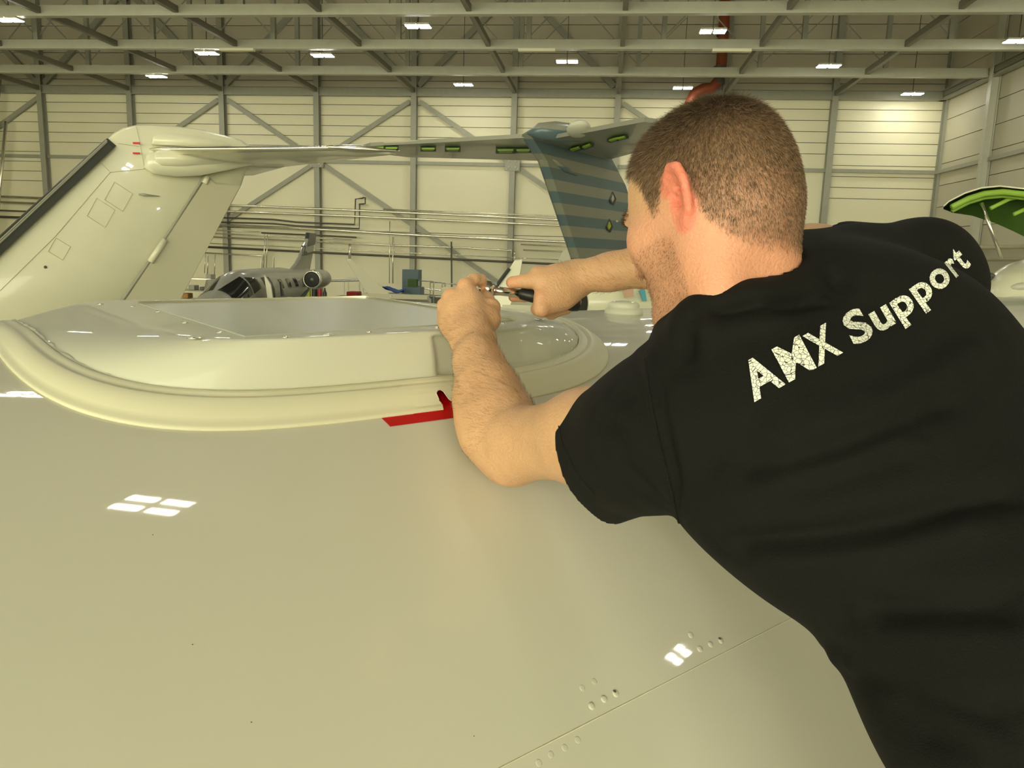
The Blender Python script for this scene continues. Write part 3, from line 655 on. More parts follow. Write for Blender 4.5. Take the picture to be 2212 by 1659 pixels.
fin_ = [J(8.6, 0, zc+.8), J(9.3, 0, zc+1.05), J(10.7, 0, zf-.35), J(11.0, 0, zf), J(11.9, 0, zf), J(11.6, 0, zf-.6), J(11.0, 0, zc+.8), J(11., 0, zc+.4)]
foil_slab(fin_, js, .14).build('fin', M['grey'], jc)
foil_slab([J(10.62, 0, zf-.55), J(10.95, 0, zf+.02), J(11.95, 0, zf+.02), J(11.75, 0, zf-.45)], js, .17).build('fin_cap', M['boot'], jc)
for z_ in (zf-.85, ): MB().bar(J(10.35, 0, z_), J(11.5, 0, z_+.1), .17, .07).build('fin_stripe', M['boot'], jc)
for sg in (-1, 1): tailplane(jc, J(10.2, 0, zf-1.9), J(11.3, 0, zf-1.9), J(12.1, sg*2.2, zf-1.85), J(11.4, sg*2.2, zf-1.85), .12, M['grey'])
# registration on the fin
def text_mesh(s, size, offset=0.):
    cu = bpy.data.curves.new('txt', 'FONT'); cu.body = s; cu.size = size; cu.offset = offset; cu.resolution_u = 4
    o = bpy.data.objects.new('txt', cu); col.objects.link(o); dg = bpy.context.evaluated_depsgraph_get(); dg.update()
    me = bpy.data.meshes.new_from_object(o.evaluated_get(dg)); bpy.data.objects.remove(o); return me
me = text_mesh('T7-', .55, .01); v = np.array([x.co[:] for x in me.vertices])
vs = [J(9.75+x*1.0, -.09, zc+1.35+y) for x, y, _ in v]
mesh('registration', vs, [list(p.vertices) for p in me.polygons], M['boot'], jc)
for d in (5.4, 6.6): MB().slab([J(d, 0, zc+.9), J(d+.2, 0, zc+.9), J(d+.22, 0, zc+1.3), J(d+.12, 0, zc+1.3)], js*.02).build('blade_antenna', M['paint2'], jc)
for d, s in ((1.6, 0), (6, 1.6), (6, -1.6)): gear(jc, J(d, s, zc-.7), 1, .25)

# -- open green cowling and white pod at the right edge
og = empty('aircraft', P(2250, 700, 7.*1.7)*np.array((1, 1, 0)), 'white aircraft with raised green lined cowling at the right edge', 'aircraft')
KG = 1.7; DG = 6.5*KG
outer = [(2038, 447), (2050, 436), (2085, 418), (2120, 407), (2160, 403), (2215, 409), (2260, 420), (2300, 440)]
lower = [(2038, 452), (2060, 460), (2100, 466), (2150, 482), (2190, 500), (2230, 520), (2270, 545), (2300, 560)]
a = [P(x, y, DG) for x, y in outer]; b = [P(x, y, DG+.95) for x, y in outer]; lo = [P(x, y, DG+.1+.04*i) for i, (x, y) in enumerate(lower)]
thk = np.array(UP)*.02
MB().loft([[p for p in a], [p+UP*.02 for p in a], [p+UP*.02 for p in b], [p for p in b]], closed=False, cap=False).build('cowling_shell', M['paint2'], og, True)
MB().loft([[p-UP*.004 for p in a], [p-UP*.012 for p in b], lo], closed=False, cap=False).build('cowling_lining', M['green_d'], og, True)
for k, (o0, w_) in enumerate(((.06, .026), (.2, .018))):
    pts = [P(x+6, y+8+o0*60, DG+.02+k*.12) for x, y in outer[1:]]
    MB().tube(pts, w_*KG, 8).build('green_rib', M['green'], og, True)
MB().tube([P(2140, 450, DG+.1), P(2180, 430, DG+.2), P(2230, 420, DG+.25)], .03, 8).build('green_rib', M['green'], og, True)
MB().tube([P(2190, 463, DG+.1), P(2230, 445, DG+.2)], .03, 8).build('green_rib', M['green'], og, True)
MB().tube([P(2120, 438, DG+.05), P(2164, 560, DG+.15)], .028, 8).build('support_strut', M['chrome'], og, True)
rg = []
c_ = P(2215, 652, DG+.3); ex = RT*.55+FW*.5; ex[2] = 0; ex /= np.linalg.norm(ex); sx = np.cross(ex, _zz)
for d, r in ((-.55, .05), (-.5, .16), (-.35, .27), (0, .36), (.6, .42), (1.6, .45), (3, .4), (4, .1)):
    d, r = d*KG, r*KG
    rg.append([c_+ex*d+(sx*math.cos(t)+_zz*math.sin(t))*r for t in np.linspace(0, 2*math.pi, 36, endpoint=False)])
MB().loft(rg).build('engine_pod', M['paint2'], og, True)
MB().ellipsoid(P(2140, 603, DG+.1), [RT*.27-UP*.12, FW*.08, UP*.09]).build('cowl_opening', M['boot'], og, True)
MB().ellipsoid(P(2205, 622, DG-.3), [RT*.17, FW*.17, UP*.075]).build('white_dome', M['fairing'], og, True)
MB().tube([c_+ex*1-_zz*.3, (c_+ex*1)*np.array((1, 1, 0))], .12, 10).build('stand', M['grey'], og)

# ================================================================== workshop clutter by the far wall
def G(px, d): p = P(px, 650, d); return np.array((p[0], p[1], 0.))
def cart(name, px, d, w_, h, label, cat, m, shelves=3, posts='pipe'):
    b = G(px, d); t = empty(name, b, label, cat)
    for k in range(shelves):
        z_ = .2+(h-.2)*k/(shelves-1); MB().box(b+np.array((-w_/2, -.3, z_-.03)), b+np.array((w_/2, .3, z_+.03))).build('shelf', M[m], t)
    for x in (-1, 1):
        for y in (-1, 1): MB().bar(b+np.array((x*w_/2, y*.28, 0)), b+np.array((x*w_/2, y*.28, h)), .05, .05).build('post', M[posts], t)
    return t
def topz(px, py, d): return float(P(px, py, d)[2])
D = 34.
cart('white_trolley', 764, D+.6, .7, topz(764, 602, D), 'white two-shelf trolley left of the grey winglet', 'trolley', 'paint2', 4, 'paint2')
b = G(745, D-2.2); zt = topz(745, 626, D-2.2); t = MB().box(b+np.array((-.3, -.4, 0)), b+np.array((1.4, .4, zt-.25))).build('tool_cabinet', M['green_d']); tag(t, 'dark green tool cabinet in front of the white trolley', 'cabinet')
t = MB().box(b+np.array((.18, -.35, zt-.24)), b+np.array((.62, .3, zt-.05))).build('red_tool_box', M['redbox']); tag(bevel(t, .03), 'small red tool box on the green cabinet', 'box')
t = MB().box(b+np.array((.8, -.35, zt-.24)), b+np.array((1.3, .3, zt-.1))).build('green_case', M['green']); tag(bevel(t, .03), 'small bright green case beside the red tool box', 'box')
b = G(888, D+4); zt = topz(888, 582, D+4); t = empty('steel_cabinet', b, 'tall blue-grey cabinet left of the wall column', 'cabinet')
MB().box(b+np.array((-.38, -.3, 0)), b+np.array((.45, .3, zt))).build('cabinet_body', M['bluegrey'], t); MB().box(b+np.array((-.0, -.33, .1)), b+np.array((.42, -.301, zt-.1))).build('cabinet_door', M['bluegrey'], t)
b = G(890, D); zt = topz(890, 602, D); t = empty('blue_lift', b, 'blue-grey work lift with green screen before the tall cabinet', 'lift')
MB().box(b+np.array((-.35, -.4, .3)), b+np.array((.45, .4, zt-.35))).build('lift_body', M['bluegrey'], t); MB().box(b+np.array((-.1, -.42, zt-.33)), b+np.array((.3, -.1, zt))).build('screen', M['green_d'], t)
for x in (-.3, .4): MB().bar(b+np.array((x, -.2, 0)), b+np.array((x, -.2, zt)), .06, .06).build('lift_post', M['bluegrey'], t)
for k in range(3): MB().bar(b+np.array((-.3, -.25, zt-.3-.25*k)), b+np.array((.4, -.25, zt-.3-.25*k)), .05, .05).build('rung', M['bluegrey'], t)
b = G(845, D-1); zt = topz(845, 615, D-1); q = MB()
vs = []; 
for i in range(9):
    for j in range(5): vs.append(b+np.array((-.55+i*.14, -.3+j*.15, zt-.18+.12*math.sin(i*.8+j)*math.cos(j*.9)-.02*abs(i-4))))
t = mesh('blue_tarp', vs, [[i*5+j, i*5+j+1, i*5+j+6, i*5+j+5] for i in range(8) for j in range(4)], M['blue']); tag(t, 'crumpled bright blue tarp left of the blue work lift', 'tarp')
md = t.modifiers.new('s', 'SOLIDIFY'); md.thickness = .04
t = MB().box(b+np.array((-.6, -.35, 0)), b+np.array((.7, .35, zt-.35))).build('grey_bench', M['grey']); tag(t, 'grey bench under the crumpled blue tarp', 'bench')
for i, px in enumerate((920, 945, 970)):
    b = G(px, D+1+i); h = topz(px, 607+3*i, D+1+i); t = empty('guard_rail_stand', b, 'grey tubular stand %s the blue work lift' % ('just right of', 'second to the right of', 'farthest to the right of')[i], 'stand')
    for x in (-.35, .35): MB().tube([b+np.array((x, 0, 0)), b+np.array((x, 0, h))], .03, 8).build('post', M['pipe'], t)
    for z_ in (h, h-.3, h-.6, h-1): MB().tube([b+np.array((-.35, 0, z_)), b+np.array((.35, 0, z_-.1*(z_ == h-.3)))], .025, 8).build('rail', M['pipe'], t)
    MB().box(b+np.array((-.35, .1, .2)), b+np.array((.3, .6, h-.7))).build('machine_box', M['bluegrey' if i == 0 else 'grey'], t)
b = G(985, D-2); zt = topz(985, 621, D-2); t = bevel(MB().box(b+np.array((-.55, -.4, 0)), b+np.array((.5, .4, zt))).build('cream_crate', M['panel']), .03); tag(t, 'cream box standing just left of the raised fist', 'box')
# gas bottle trolley near the jet tail
for px, m_, r_, y0, lb in ((667, 'yellow', .13, 611, 'yellow-green gas bottle behind the tail of the small jet'), (680, 'black', .15, 608, 'black gas bottle second from the small jet tail'), (691, 'redbox', .1, 616, 'red fire extinguisher beside the black bottle'), (702, 'boot', .1, 622, 'short dark bottle at the foot of the wall column')):
    b = G(px, 40.); h = topz(px, y0, 40.)
    t = MB().tube([b, b+_zz*(h-.25), b+_zz*(h-.12), b+_zz*(h-.08), b+_zz*h], [r_, r_, r_*.5, .04, .04], 14).build('gas_bottle', M[m_], None, True); tag(t, lb, 'bottle')
# workbench with parts left of the small jet
b = G(425, 36.); zt = topz(425, 600, 36.); t = empty('workbench', b, 'cluttered steel workbench between the left fin and small jet', 'workbench')
for z_ in (zt, zt-.55): MB().box(b+np.array((-.7, -.4, z_-.05)), b+np.array((1.3, .4, z_))).build('worktop', M['pipe' if z_ == zt else 'grey'], t)
for x in (-.65, 1.05): MB().bar(b+np.array((x, -.3, 0)), b+np.array((x, -.3, zt+.0)), .07, .07).build('leg', M['grey'], t)
for i, (x, m_, s_, z_) in enumerate(((-.38, 'orange', .3, zt-.95), (-.05, 'grey', .28, zt-.55), (.45, 'boot', .2, zt-.55), (.8, 'steel', .25, zt))):
    o = bevel(MB().box(b+np.array((x-s_/2, -.35, z_+.005)), b+np.array((x+s_/2, .1, z_+s_*.8))).build('parts_box', M[m_]), .02)
    tag(o, ('orange cardboard box low under the cluttered workbench', 'grey parts box on the lower shelf of the workbench', 'dark parts box on the lower shelf of the workbench', 'steel-coloured parts box on top of the workbench')[i], 'box')
MB().box(b+np.array((-.7, -.4, zt-1.05)), b+np.array((1.1, .4, zt-.96))).build('bottom_shelf', M['grey'], t)
t = MB().tube([G(462, 33.), G(462, 33.)+_zz*(topz(462, 628, 33.)), G(462, 33.)+_zz*(topz(462, 604, 33.)), G(462, 33.)+_zz*(topz(462, 602, 33.))], [.36, .4, .28, .05], 20).build('covered_drum', M['grey'], None, True); tag(t, 'grey rounded covered drum in front of the small jet nose', 'drum')

# ================================================================== the man (modelled in metres; x right, y down, z away)
def pp(px, py, d): return np.array(((px-CX)*d/FL, (py-CY)*d/FL, d))
def toW(v): v = np.asarray(v, float).reshape(-1, 3); return EYE+np.outer(v[:, 0], RT)-np.outer(v[:, 1], UP)+np.outer(v[:, 2], FW)
def nrmz(v): v = np.asarray(v, float); return v/np.linalg.norm(v)
class Field:
    def __init__(s, lo, hi, h):
        s.lo = np.array(lo, float); s.h = h; s.n = np.ceil((np.array(hi)-s.lo)/h).astype(int)+1; s.f = np.full(s.n, .05, np.float32)
    def _sub(s, lo, hi):
        a = np.maximum(np.floor((np.array(lo)-s.lo)/s.h).astype(int), 0); b = np.minimum(np.ceil((np.array(hi)-s.lo)/s.h).astype(int)+1, s.n)
        if (b <= a).any(): return None, None
        sl = tuple(slice(i, j) for i, j in zip(a, b)); g = [(s.lo[k]+np.arange(a[k], b[k])*s.h).astype(np.float32) for k in range(3)]
        return sl, (g[0][:, None, None], g[1][None, :, None], g[2][None, None, :])
    def comb(s, sl, d, k, op):
        a = s.f[sl]
        if op == 'sub': d = -d; a2, d2 = -a, -d; h = np.maximum(k-np.abs(a2-d2), 0)/k; s.f[sl] = -(np.minimum(a2, d2)-h*h*k*.25); return
        h = np.maximum(k-np.abs(a-d), 0)/k; s.f[sl] = np.minimum(a, d)-h*h*k*.25
    def rc(s, a, b, r1, r2, k=.01, op='add', flat=None):
        a, b = np.asarray(a, float), np.asarray(b, float); R = max(r1, r2)+k+2*s.h+.004
        sl, g = s._sub(np.minimum(a, b)-R, np.maximum(a, b)+R)
        if sl is None: return
        ba = b-a; L = ba@ba+1e-9; p = [g[i]-a[i] for i in range(3)]
        t = np.clip((p[0]*ba[0]+p[1]*ba[1]+p[2]*ba[2])/L, 0, 1); q = [p[i]-t*ba[i] for i in range(3)]
        if flat is not None:   # squeeze along a direction
            nd, fk = flat; nd = nrmz(nd); dd = q[0]*nd[0]+q[1]*nd[1]+q[2]*nd[2]; l2 = q[0]**2+q[1]**2+q[2]**2+(fk*fk-1)*dd*dd
        else: l2 = q[0]**2+q[1]**2+q[2]**2
        s.comb(sl, np.sqrt(l2)-(r1+(r2-r1)*t), k, op)
    def el(s, c, ax, r, k=.02, op='add'):
        """ellipsoid: centre, three axes, three radii"""
        c = np.asarray(c, float); R = max(r)+k+2*s.h; sl, g = s._sub(c-R, c+R)
        if sl is None: return
        p = [g[i]-c[i] for i in range(3)]; q0 = 0; q1 = 0
        for a, rr_ in zip(ax, r):
            d = p[0]*a[0]+p[1]*a[1]+p[2]*a[2]; q0 = q0+(d/rr_)**2; q1 = q1+(d/rr_**2)**2
        q0 = np.sqrt(q0); q1 = np.sqrt(q1)+1e-6; s.comb(sl, (q0*(q0-1)/q1), k, op)
    def chain(s, pts, rs, k=.008, **kw):
        for i in range(len(pts)-1): s.rc(pts[i], pts[i+1], rs[i], rs[i+1], k, **kw)
    def mesh(s, smooth=2):
        f = s.f; n = f.shape; S = f < 0
        c = sum(S[i:n[0]-1+i, j:n[1]-1+j, k:n[2]-1+k].astype(np.uint8) for i in (0, 1) for j in (0, 1) for k in (0, 1))
        act = np.argwhere((c > 0) & (c < 8)); idx = np.full(tuple(x-1 for x in n), -1, np.int32); idx[act[:, 0], act[:, 1], act[:, 2]] = np.arange(len(act))
        acc = np.zeros((len(act), 3)); cnt = np.zeros(len(act)); cor = [(i, j, k) for i in (0, 1) for j in (0, 1) for k in (0, 1)]
        V = {q: f[act[:, 0]+q[0], act[:, 1]+q[1], act[:, 2]+q[2]] for q in cor}
        for a in cor:
            for ax in range(3):
                if a[ax]: continue
                b = list(a); b[ax] = 1; b = tuple(b); va, vb = V[a], V[b]; m_ = (va < 0) != (vb < 0); t = np.where(m_, va/(va-vb+1e-12), 0)
                p = np.tile(np.array(a, float), (len(act), 1)); p[:, ax] = t; acc[m_] += p[m_]; cnt += m_
        v = act+acc/cnt[:, None]; F = []
        for ax in range(3):
            o1, o2 = [(1, 2), (2, 0), (0, 1)][ax]; sa = [slice(None)]*3; sb = [slice(None)]*3; sa[ax] = slice(0, -1); sb[ax] = slice(1, None)
            A, B = S[tuple(sa)], S[tuple(sb)]; e = np.argwhere(A != B); e = e[(e[:, o1] > 0) & (e[:, o2] > 0) & (e[:, o1] < n[o1]-1) & (e[:, o2] < n[o2]-1)]
            fl_ = A[e[:, 0], e[:, 1], e[:, 2]]
            def ci(d1, d2): q = e.copy(); q[:, o1] += d1; q[:, o2] += d2; return idx[q[:, 0], q[:, 1], q[:, 2]]
            Q = np.stack([ci(-1, -1), ci(0, -1), ci(0, 0), ci(-1, 0)], 1); Q[~fl_] = Q[~fl_][:, ::-1]; F.append(Q)
        F = np.concatenate(F); F = F[(F >= 0).all(1)]; v = s.lo+v*s.h
        E_ = np.concatenate([F[:, [0, 1]], F[:, [1, 2]], F[:, [2, 3]], F[:, [3, 0]]])
        for _ in range(smooth):
            a = np.zeros_like(v); k = np.zeros(len(v))
            for x in range(3): a[:, x] = np.bincount(E_[:, 0], v[E_[:, 1], x], len(v))+np.bincount(E_[:, 1], v[E_[:, 0], x], len(v))
            k = np.bincount(E_[:, 0], minlength=len(v))+np.bincount(E_[:, 1], minlength=len(v)); v = v*.5+.5*a/np.maximum(k, 1)[:, None]
        return v, F
def vnormals(v, F):
    n = np.cross(v[F[:, 2]]-v[F[:, 0]], v[F[:, 3]]-v[F[:, 1]]); o = np.zeros_like(v)
    for j in range(4):
        for x in range(3): o[:, x] += np.bincount(F[:, j], n[:, x], len(v))
    return o/(np.linalg.norm(o, axis=1)[:, None]+1e-12)
def quad_mesh(name, v, F, m, parent, colr=None):
    W_ = toW(v); c = (W_.min(0)+W_.max(0))/2; me = bpy.data.meshes.new(name)
    me.vertices.add(len(v)); me.vertices.foreach_set('co', (W_-c).astype(np.float32).ravel())
    k = F.shape[1]; me.loops.add(F.size); me.loops.foreach_set('vertex_index', F.ravel().astype(np.int32)); me.polygons.add(len(F))
    me.polygons.foreach_set('loop_start', np.arange(0, F.size, k, dtype=np.int32)); me.polygons.foreach_set('loop_total', np.full(len(F), k, np.int32)) if False else None
    me.update(calc_edges=True); me.validate()
    if colr is not None:
        a = me.color_attributes.new('Col', 'FLOAT_COLOR', 'POINT'); a.data.foreach_set('color', np.concatenate([colr, np.ones((len(colr), 1))], 1).astype(np.float32).ravel())
    return link(name, me, m, parent, True, tuple(c-absloc(parent)))

M['skin'] = mat('skin', (.8, .5, .35), .48, sss=.25, attr='Col', vary=.10, vscale=30, bump=.25, bscale=260)
M['hair'] = mat('hair_strands', (.1, .06, .03), .55, attr='Col')
M['shirt'] = mat('black_cotton', (.0052, .0052, .0040), .85, bump=.25, bscale=600, spec=.25)
M['rib'] = mat('black_rib_knit', (.0075, .0075, .006), .85, bump=.5, bscale=900, spec=.25)

# head frame: face, left ear, crown directions
HC = pp(1530, 432, .85); _p = math.radians(15)
hF = nrmz((-.669*math.cos(_p), .26, .743*math.cos(_p))); hL = nrmz((-.743, 0, -.669)); hU = nrmz(np.cross(hF, hL)); hU = hU if hU[1] < 0 else -hU
HS = .93
def H(f, l, u): return HC+HS*(hF*f+hL*l+hU*u)
# trunk frame
SL, SR = pp(1460, 925, .84), pp(1985, 610, .97)
mid = (SL+SR)/2+np.array((-.0, -.03, 0)); Sd = nrmz(SR-SL)
WA, HP = np.array((.375, .145, .765)), np.array((.588, .33, .62))
T1 = nrmz(WA-mid); B1 = nrmz(np.cross(Sd, T1)); B1 = B1 if B1[2] < 0 else -B1     # B1 points out of the back
T2 = nrmz(HP-WA); B2 = nrmz(np.cross(Sd, T2)); B2 = B2 if B2[2] < 0 else -B2
NKC = pp(1592, 628, .862); nkn = nrmz((-.44, -.90, .02)); C7 = NKC-nkn*.035+np.array((.02, 0, 0))
ELL, WRL = pp(1097, 962, 1.12), pp(1022, 735, 1.27)
ELR, WRR = pp(1575, 548, 1.27), pp(1243, 602, 1.39)
def trunk(f, e, lower=True):
    f.el(mid+T1*.128+Sd*.006, (Sd, B1, T1), (.174+e, .112+e, .128+e), .03)
    f.el(mid+T1*.03+B1*.02, (Sd, B1, T1), (.140+e, .082+e, .085+e), .03)
    for sg in (-1, 1): f.el(mid+T1*.09+Sd*sg*.085+B1*.045, (Sd, B1, T1), (.075+e, .062+e, .10+e), .05)   # shoulder blades
    f.el(WA-T1*.03, (Sd, B1, T1), (.165+e, .108+e, .17+e), .06)
    f.el((WA+HP)/2-Sd*.010, (Sd, B2, T2), (.174+e, .112+e, .15+e), .06)
    if lower: f.el(HP, (Sd, B2, T2), (.17+e, .12+e, .15+e), .06)
# ---- body: head, neck, arms, hands and the trunk inside the shirt: one surface
fb = Field((-.13, -.37, .58), (.70, .46, 1.50), .0026)
trunk(fb, -.012)
fb.rc(H(-.035, 0, -.035), NKC, .061, .062, .02); fb.rc(NKC, NKC-nkn*.06, .062, .07, .03); fb.rc(H(.03, 0, -.10), NKC+hF*.02, .05, .055, .02)
for sg, J_ in ((1, SL), (-1, SR)): fb.rc(NKC-nkn*.07, J_, .045, .05, .05)
fb.el(H(-.012, 0, .016), (hF, hL, hU), (.093*HS, .079*HS, .092*HS), .02)
fb.el(H(-.038, 0, .000), (hF, hL, hU), (.058*HS, .070*HS, .082*HS), .03)
fb.el(H(.03, 0, .012), (hF, hL, hU), (.064*HS, .067*HS, .075*HS), .03)
fb.el(H(.042, 0, -.05), (hF, hL, hU), (.052*HS, .057*HS, .074*HS), .03)
for sg in (-1, 1):
    fb.rc(H(-.002, sg*.052, -.07), H(.070, sg*.020, -.126), .018, .017, .03)
    fb.rc(H(.0, sg*.055, -.03), H(.065, sg*.045, -.035), .02, .02, .03)
    fb.rc(H(-.028, sg*.045, -.03), H(-.01, sg*.045, -.13), .024, .028, .03)      # sternomastoid
fb.el(H(.078, 0, -.124), (hF, hL, hU), (.022, .024, .018), .02)
fb.rc(H(.088, -.034, .006), H(.088, .034, .006), .010, .010, .012)
for sg in (-1, 1):
    fb.el(H(.100, sg*.032, -.014), (hF, hL, hU), (.016, .017, .012), .010, 'sub')
    fb.el(H(.080, sg*.032, -.014), (hF, hL, hU), (.013, .013, .0125), .003)
    fb.rc(H(.089, sg*.020, -.0085), H(.084, sg*.044, -.0085), .0042, .0042, .003)
fb.rc(H(.092, 0, -.005), H(.112, 0, -.045), .008, .011, .012)
for sg in (-1, 1): fb.el(H(.102, sg*.011, -.048), (hF, hL, hU), (.010, .008, .007), .006)
fb.rc(H(.092, -.018, -.076), H(.092, .018, -.076), .006, .006, .008); fb.rc(H(.089, -.016, -.087), H(.089, .016, -.087), .007, .007, .008)
fb.rc(H(.1015, -.02, -.081), H(.1015, .02, -.081), .0022, .0022, .003, op='sub')
# ears: a flared shell with rim, bowl, lobe and tragus
for sg in (1, -1):
    def Er(a, o, u): return H(-.018+a, sg*(.069+o), -.018+u)       # a forward, o outward, u up
    rim = [(.018, .006, .012), (.014, .014, .027), (.002, .022, .034), (-.010, .027, .028), (-.015, .028, .012), (-.013, .025, -.006), (-.007, .019, -.021), (.003, .011, -.032), (.010, .006, -.031)]
    cen = Er(-.002, .010, .004)
    for a, b in zip(rim, rim[1:]):
        fb.rc(Er(*a), Er(*b), .0042, .0042, .004); m_ = (Er(*a)+Er(*b))/2; fb.rc(m_, cen, .0028, .0045, .006)
    fb.rc(Er(.002, .004, .01), Er(.002, .003, -.015), .008, .008, .012)
    fb.rc(Er(.003, .012, -.028), Er(.004, .009, -.034), .0065, .0060, .006)
    fb.el(Er(.004, .017, .001), (hF, hL, hU), (.0085, .008, .012), .004, 'sub')
    fb.rc(Er(.014, .004, .0), Er(.012, .008, -.008), .005, .005, .005)
    fb.rc(Er(.010, .012, .015), Er(-.006, .019, -.008), .003, .003, .004)
# left arm (near): upper arm, elbow, forearm muscle, wrist
fb.chain([SL, SL+(ELL-SL)*.45+np.array((0, .0, 0)), ELL+(SL-ELL)*.12], [.062, .057, .048], .03)
fb.rc(ELL+(SL-ELL)*.1, ELL, .046, .043, .03)
fb.rc(ELL+np.array((.004, .026, -.01)), ELL+np.array((.0, .022, .01)), .026, .026, .03)
fb.chain([ELL, pp(1072, 905, 1.155), pp(1049, 835, 1.195), pp(1032, 780, 1.235), WRL], [.043, .049, .0415, .0335, .0285], .03)
fb.rc(pp(1095, 905, 1.14), pp(1070, 850, 1.18), .034, .03, .03)
fb.rc(pp(1040, 940, 1.12), pp(1024, 870, 1.17), .03, .026, .03)
# left hand over the ratchet head
kn = [pp(1007, 620, 1.335), pp(975, 642, 1.332), pp(960, 666, 1.335), pp(957, 692, 1.342)]      # index ... little knuckle
for i, kk in enumerate(kn):
    base = WRL+(np.array((.012, 0, 0))*(1.2-i*.8))
    fb.rc(base, kk, .0215, (.0128, .013, .0125, .0115)[i], .018)
fb.el(pp(1008, 682, 1.322), (nrmz((1, .12, 0)), nrmz((0, 1, -.3)), nrmz((0, .3, 1))), (.038, .046, .020), .02)
fb.chain([kn[0], pp(1023, 604, 1.350), pp(1038, 604, 1.366), pp(1043, 616, 1.380)], [.0125, .0112, .0102, .009], .004)
for k_ in kn: fb.el(k_+np.array((-.002, -.003, -.002)), (nrmz((1, 0, 0)), nrmz((0, 1, 0)), np.array((0, 0, 1.))), (.0125, .0125, .0125), .006)
fb.chain([kn[1], pp(984, 636, 1.375), pp(1004, 640, 1.402), pp(1022, 650, 1.395)], [.0125, .0108, .0098, .0088], .004)
fb.chain([kn[2], pp(966, 660, 1.375), pp(984, 666, 1.402), pp(1004, 672, 1.39)], [.0118, .0105, .0095, .0085], .004)
fb.chain([kn[3], pp(962, 688, 1.376), pp(976, 692, 1.396), pp(992, 694, 1.385)], [.0108, .0095, .0088, .008], .004)
fb.chain([pp(1040, 712, 1.30), pp(1057, 690, 1.318), pp(1062, 664, 1.335), pp(1052, 646, 1.358), pp(1047, 636, 1.372)], [.0185, .0165, .0140, .0115, .0095], .008)
fb.rc(pp(1018, 715, 1.29), pp(1052, 688, 1.315), .026, .018, .015)
# right arm (far)
fb.chain([SR, (SR+ELR)/2, ELR], [.060, .054, .043], .03)
fb.chain([ELR, pp(1490, 560, 1.305), pp(1400, 573, 1.34), pp(1320, 587, 1.365), WRR], [.042, .043, .0345, .0285, .0275], .03)
fb.rc(pp(1275, 583, 1.375), pp(1247, 588, 1.388), .018, .019, .012)
kr = [pp(1164, 592, 1.380), pp(1176, 612, 1.372), pp(1170, 642, 1.362), pp(1172, 668, 1.362)]
for i, kk in enumerate(kr):
    base = WRR+np.array((0, (i-1.2)*.007, 0)); fb.rc(base, kk, .021, (.0125, .0135, .0135, .013)[i], .018)
fb.el(pp(1206, 626, 1.380), (nrmz((1, -.15, 0)), nrmz((.15, 1, 0)), np.array((0, 0, 1))), (.037, .038, .022), .02)
for k_ in (kr[0], kr[3]): fb.el(k_+np.array((-.003, 0, -.003)), (np.array((1., 0, 0)), np.array((0, 1., 0)), np.array((0, 0, 1.))), (.0135, .0135, .0135), .008)
fb.chain([pp(1215, 594, 1.378), pp(1172, 604, 1.372), pp(1138, 607, 1.374), pp(1106, 610, 1.382)], [.020, .0155, .0120, .0112], .008)     # thumb along the shaft
fb.chain([pp(1165, 628, 1.396), pp(1136, 640, 1.410), pp(1108, 642, 1.406)], [.0115, .0100, .0088], .004)
fb.chain([kr[0], pp(1152, 610, 1.405), pp(1165, 628, 1.418)], [.011, .010, .009], .004)
fb.chain([kr[2], pp(1160, 668, 1.39), pp(1185, 668, 1.415)], [.012, .011, .0095], .004)
fb.chain([kr[3], pp(1190, 678, 1.395), pp(1222, 668, 1.415), pp(1246, 652, 1.41)], [.0115, .0105, .0098, .009], .004)
v, F_ = fb.mesh(2)
# colours by region
d = (v-HC)/HS; hf_, hl_, hu_ = d@hF, d@hL, d@hU
base = np.tile(np.array((.70, .415, .225)), (len(v), 1))
def mixc(w_, c): 
    global base; w_ = np.clip(w_, 0, 1)[:, None]; base = base*(1-w_)+np.array(c)*w_
ss_ = lambda x, a, b: (lambda t: t*t*(3-2*t))(np.clip((x-a)/(b-a), 0, 1))
inhead = ss_(np.linalg.norm((v-H(0, 0, -.02)), axis=1), .22, .17)
mixc(inhead*ss_(hu_, .02, -.03), (.76, .38, .235))
mixc(inhead*ss_(hu_, -.045, -.09)*ss_(hf_, .06, -.02), (.78, .37, .225))
ed = np.full(len(v), 9.)
for sg in (1, -1):
    q_ = [H(-.018+a_[0], sg*(.069+a_[1]), -.018+a_[2]) for a_ in rim]
    for a, b in list(zip(q_, q_[1:]))+[(q_[3], q_[7]), (q_[4], q_[0]), (q_[2], q_[8])]:
        ba = b-a; t = np.clip(((v-a)@ba)/(ba@ba), 0, 1); ed = np.minimum(ed, np.linalg.norm(v-a-t[:, None]*ba, axis=1))
ear = ss_(ed, .0125, .007)
mixc(ear, (.84, .27, .18))
# hairline: above the ears and round the nape
_al2 = lambda f_: np.interp(f_, [-.12, -.08, -.058, -.04, -.028, -.012, .004, .016, .026, .04, .06, .09], [-.100, -.102, -.092, -.066, -.02, .012, .0, -.022, -.028, .02, .045, .062])
hairw = ss_(hu_-_al2(hf_), -.004, .028)*inhead*(1-ear)
thick = ss_(hu_, -.06, .06)
mixc(hairw*(.45+.40*thick), (.20, .12, .075))
stub = inhead*ss_(hf_, .0, .02)*ss_(hu_, -.035, -.07)*ss_(hu_, -.16, -.12)*(1-ear)
mixc(stub*.35, (.35, .19, .10))
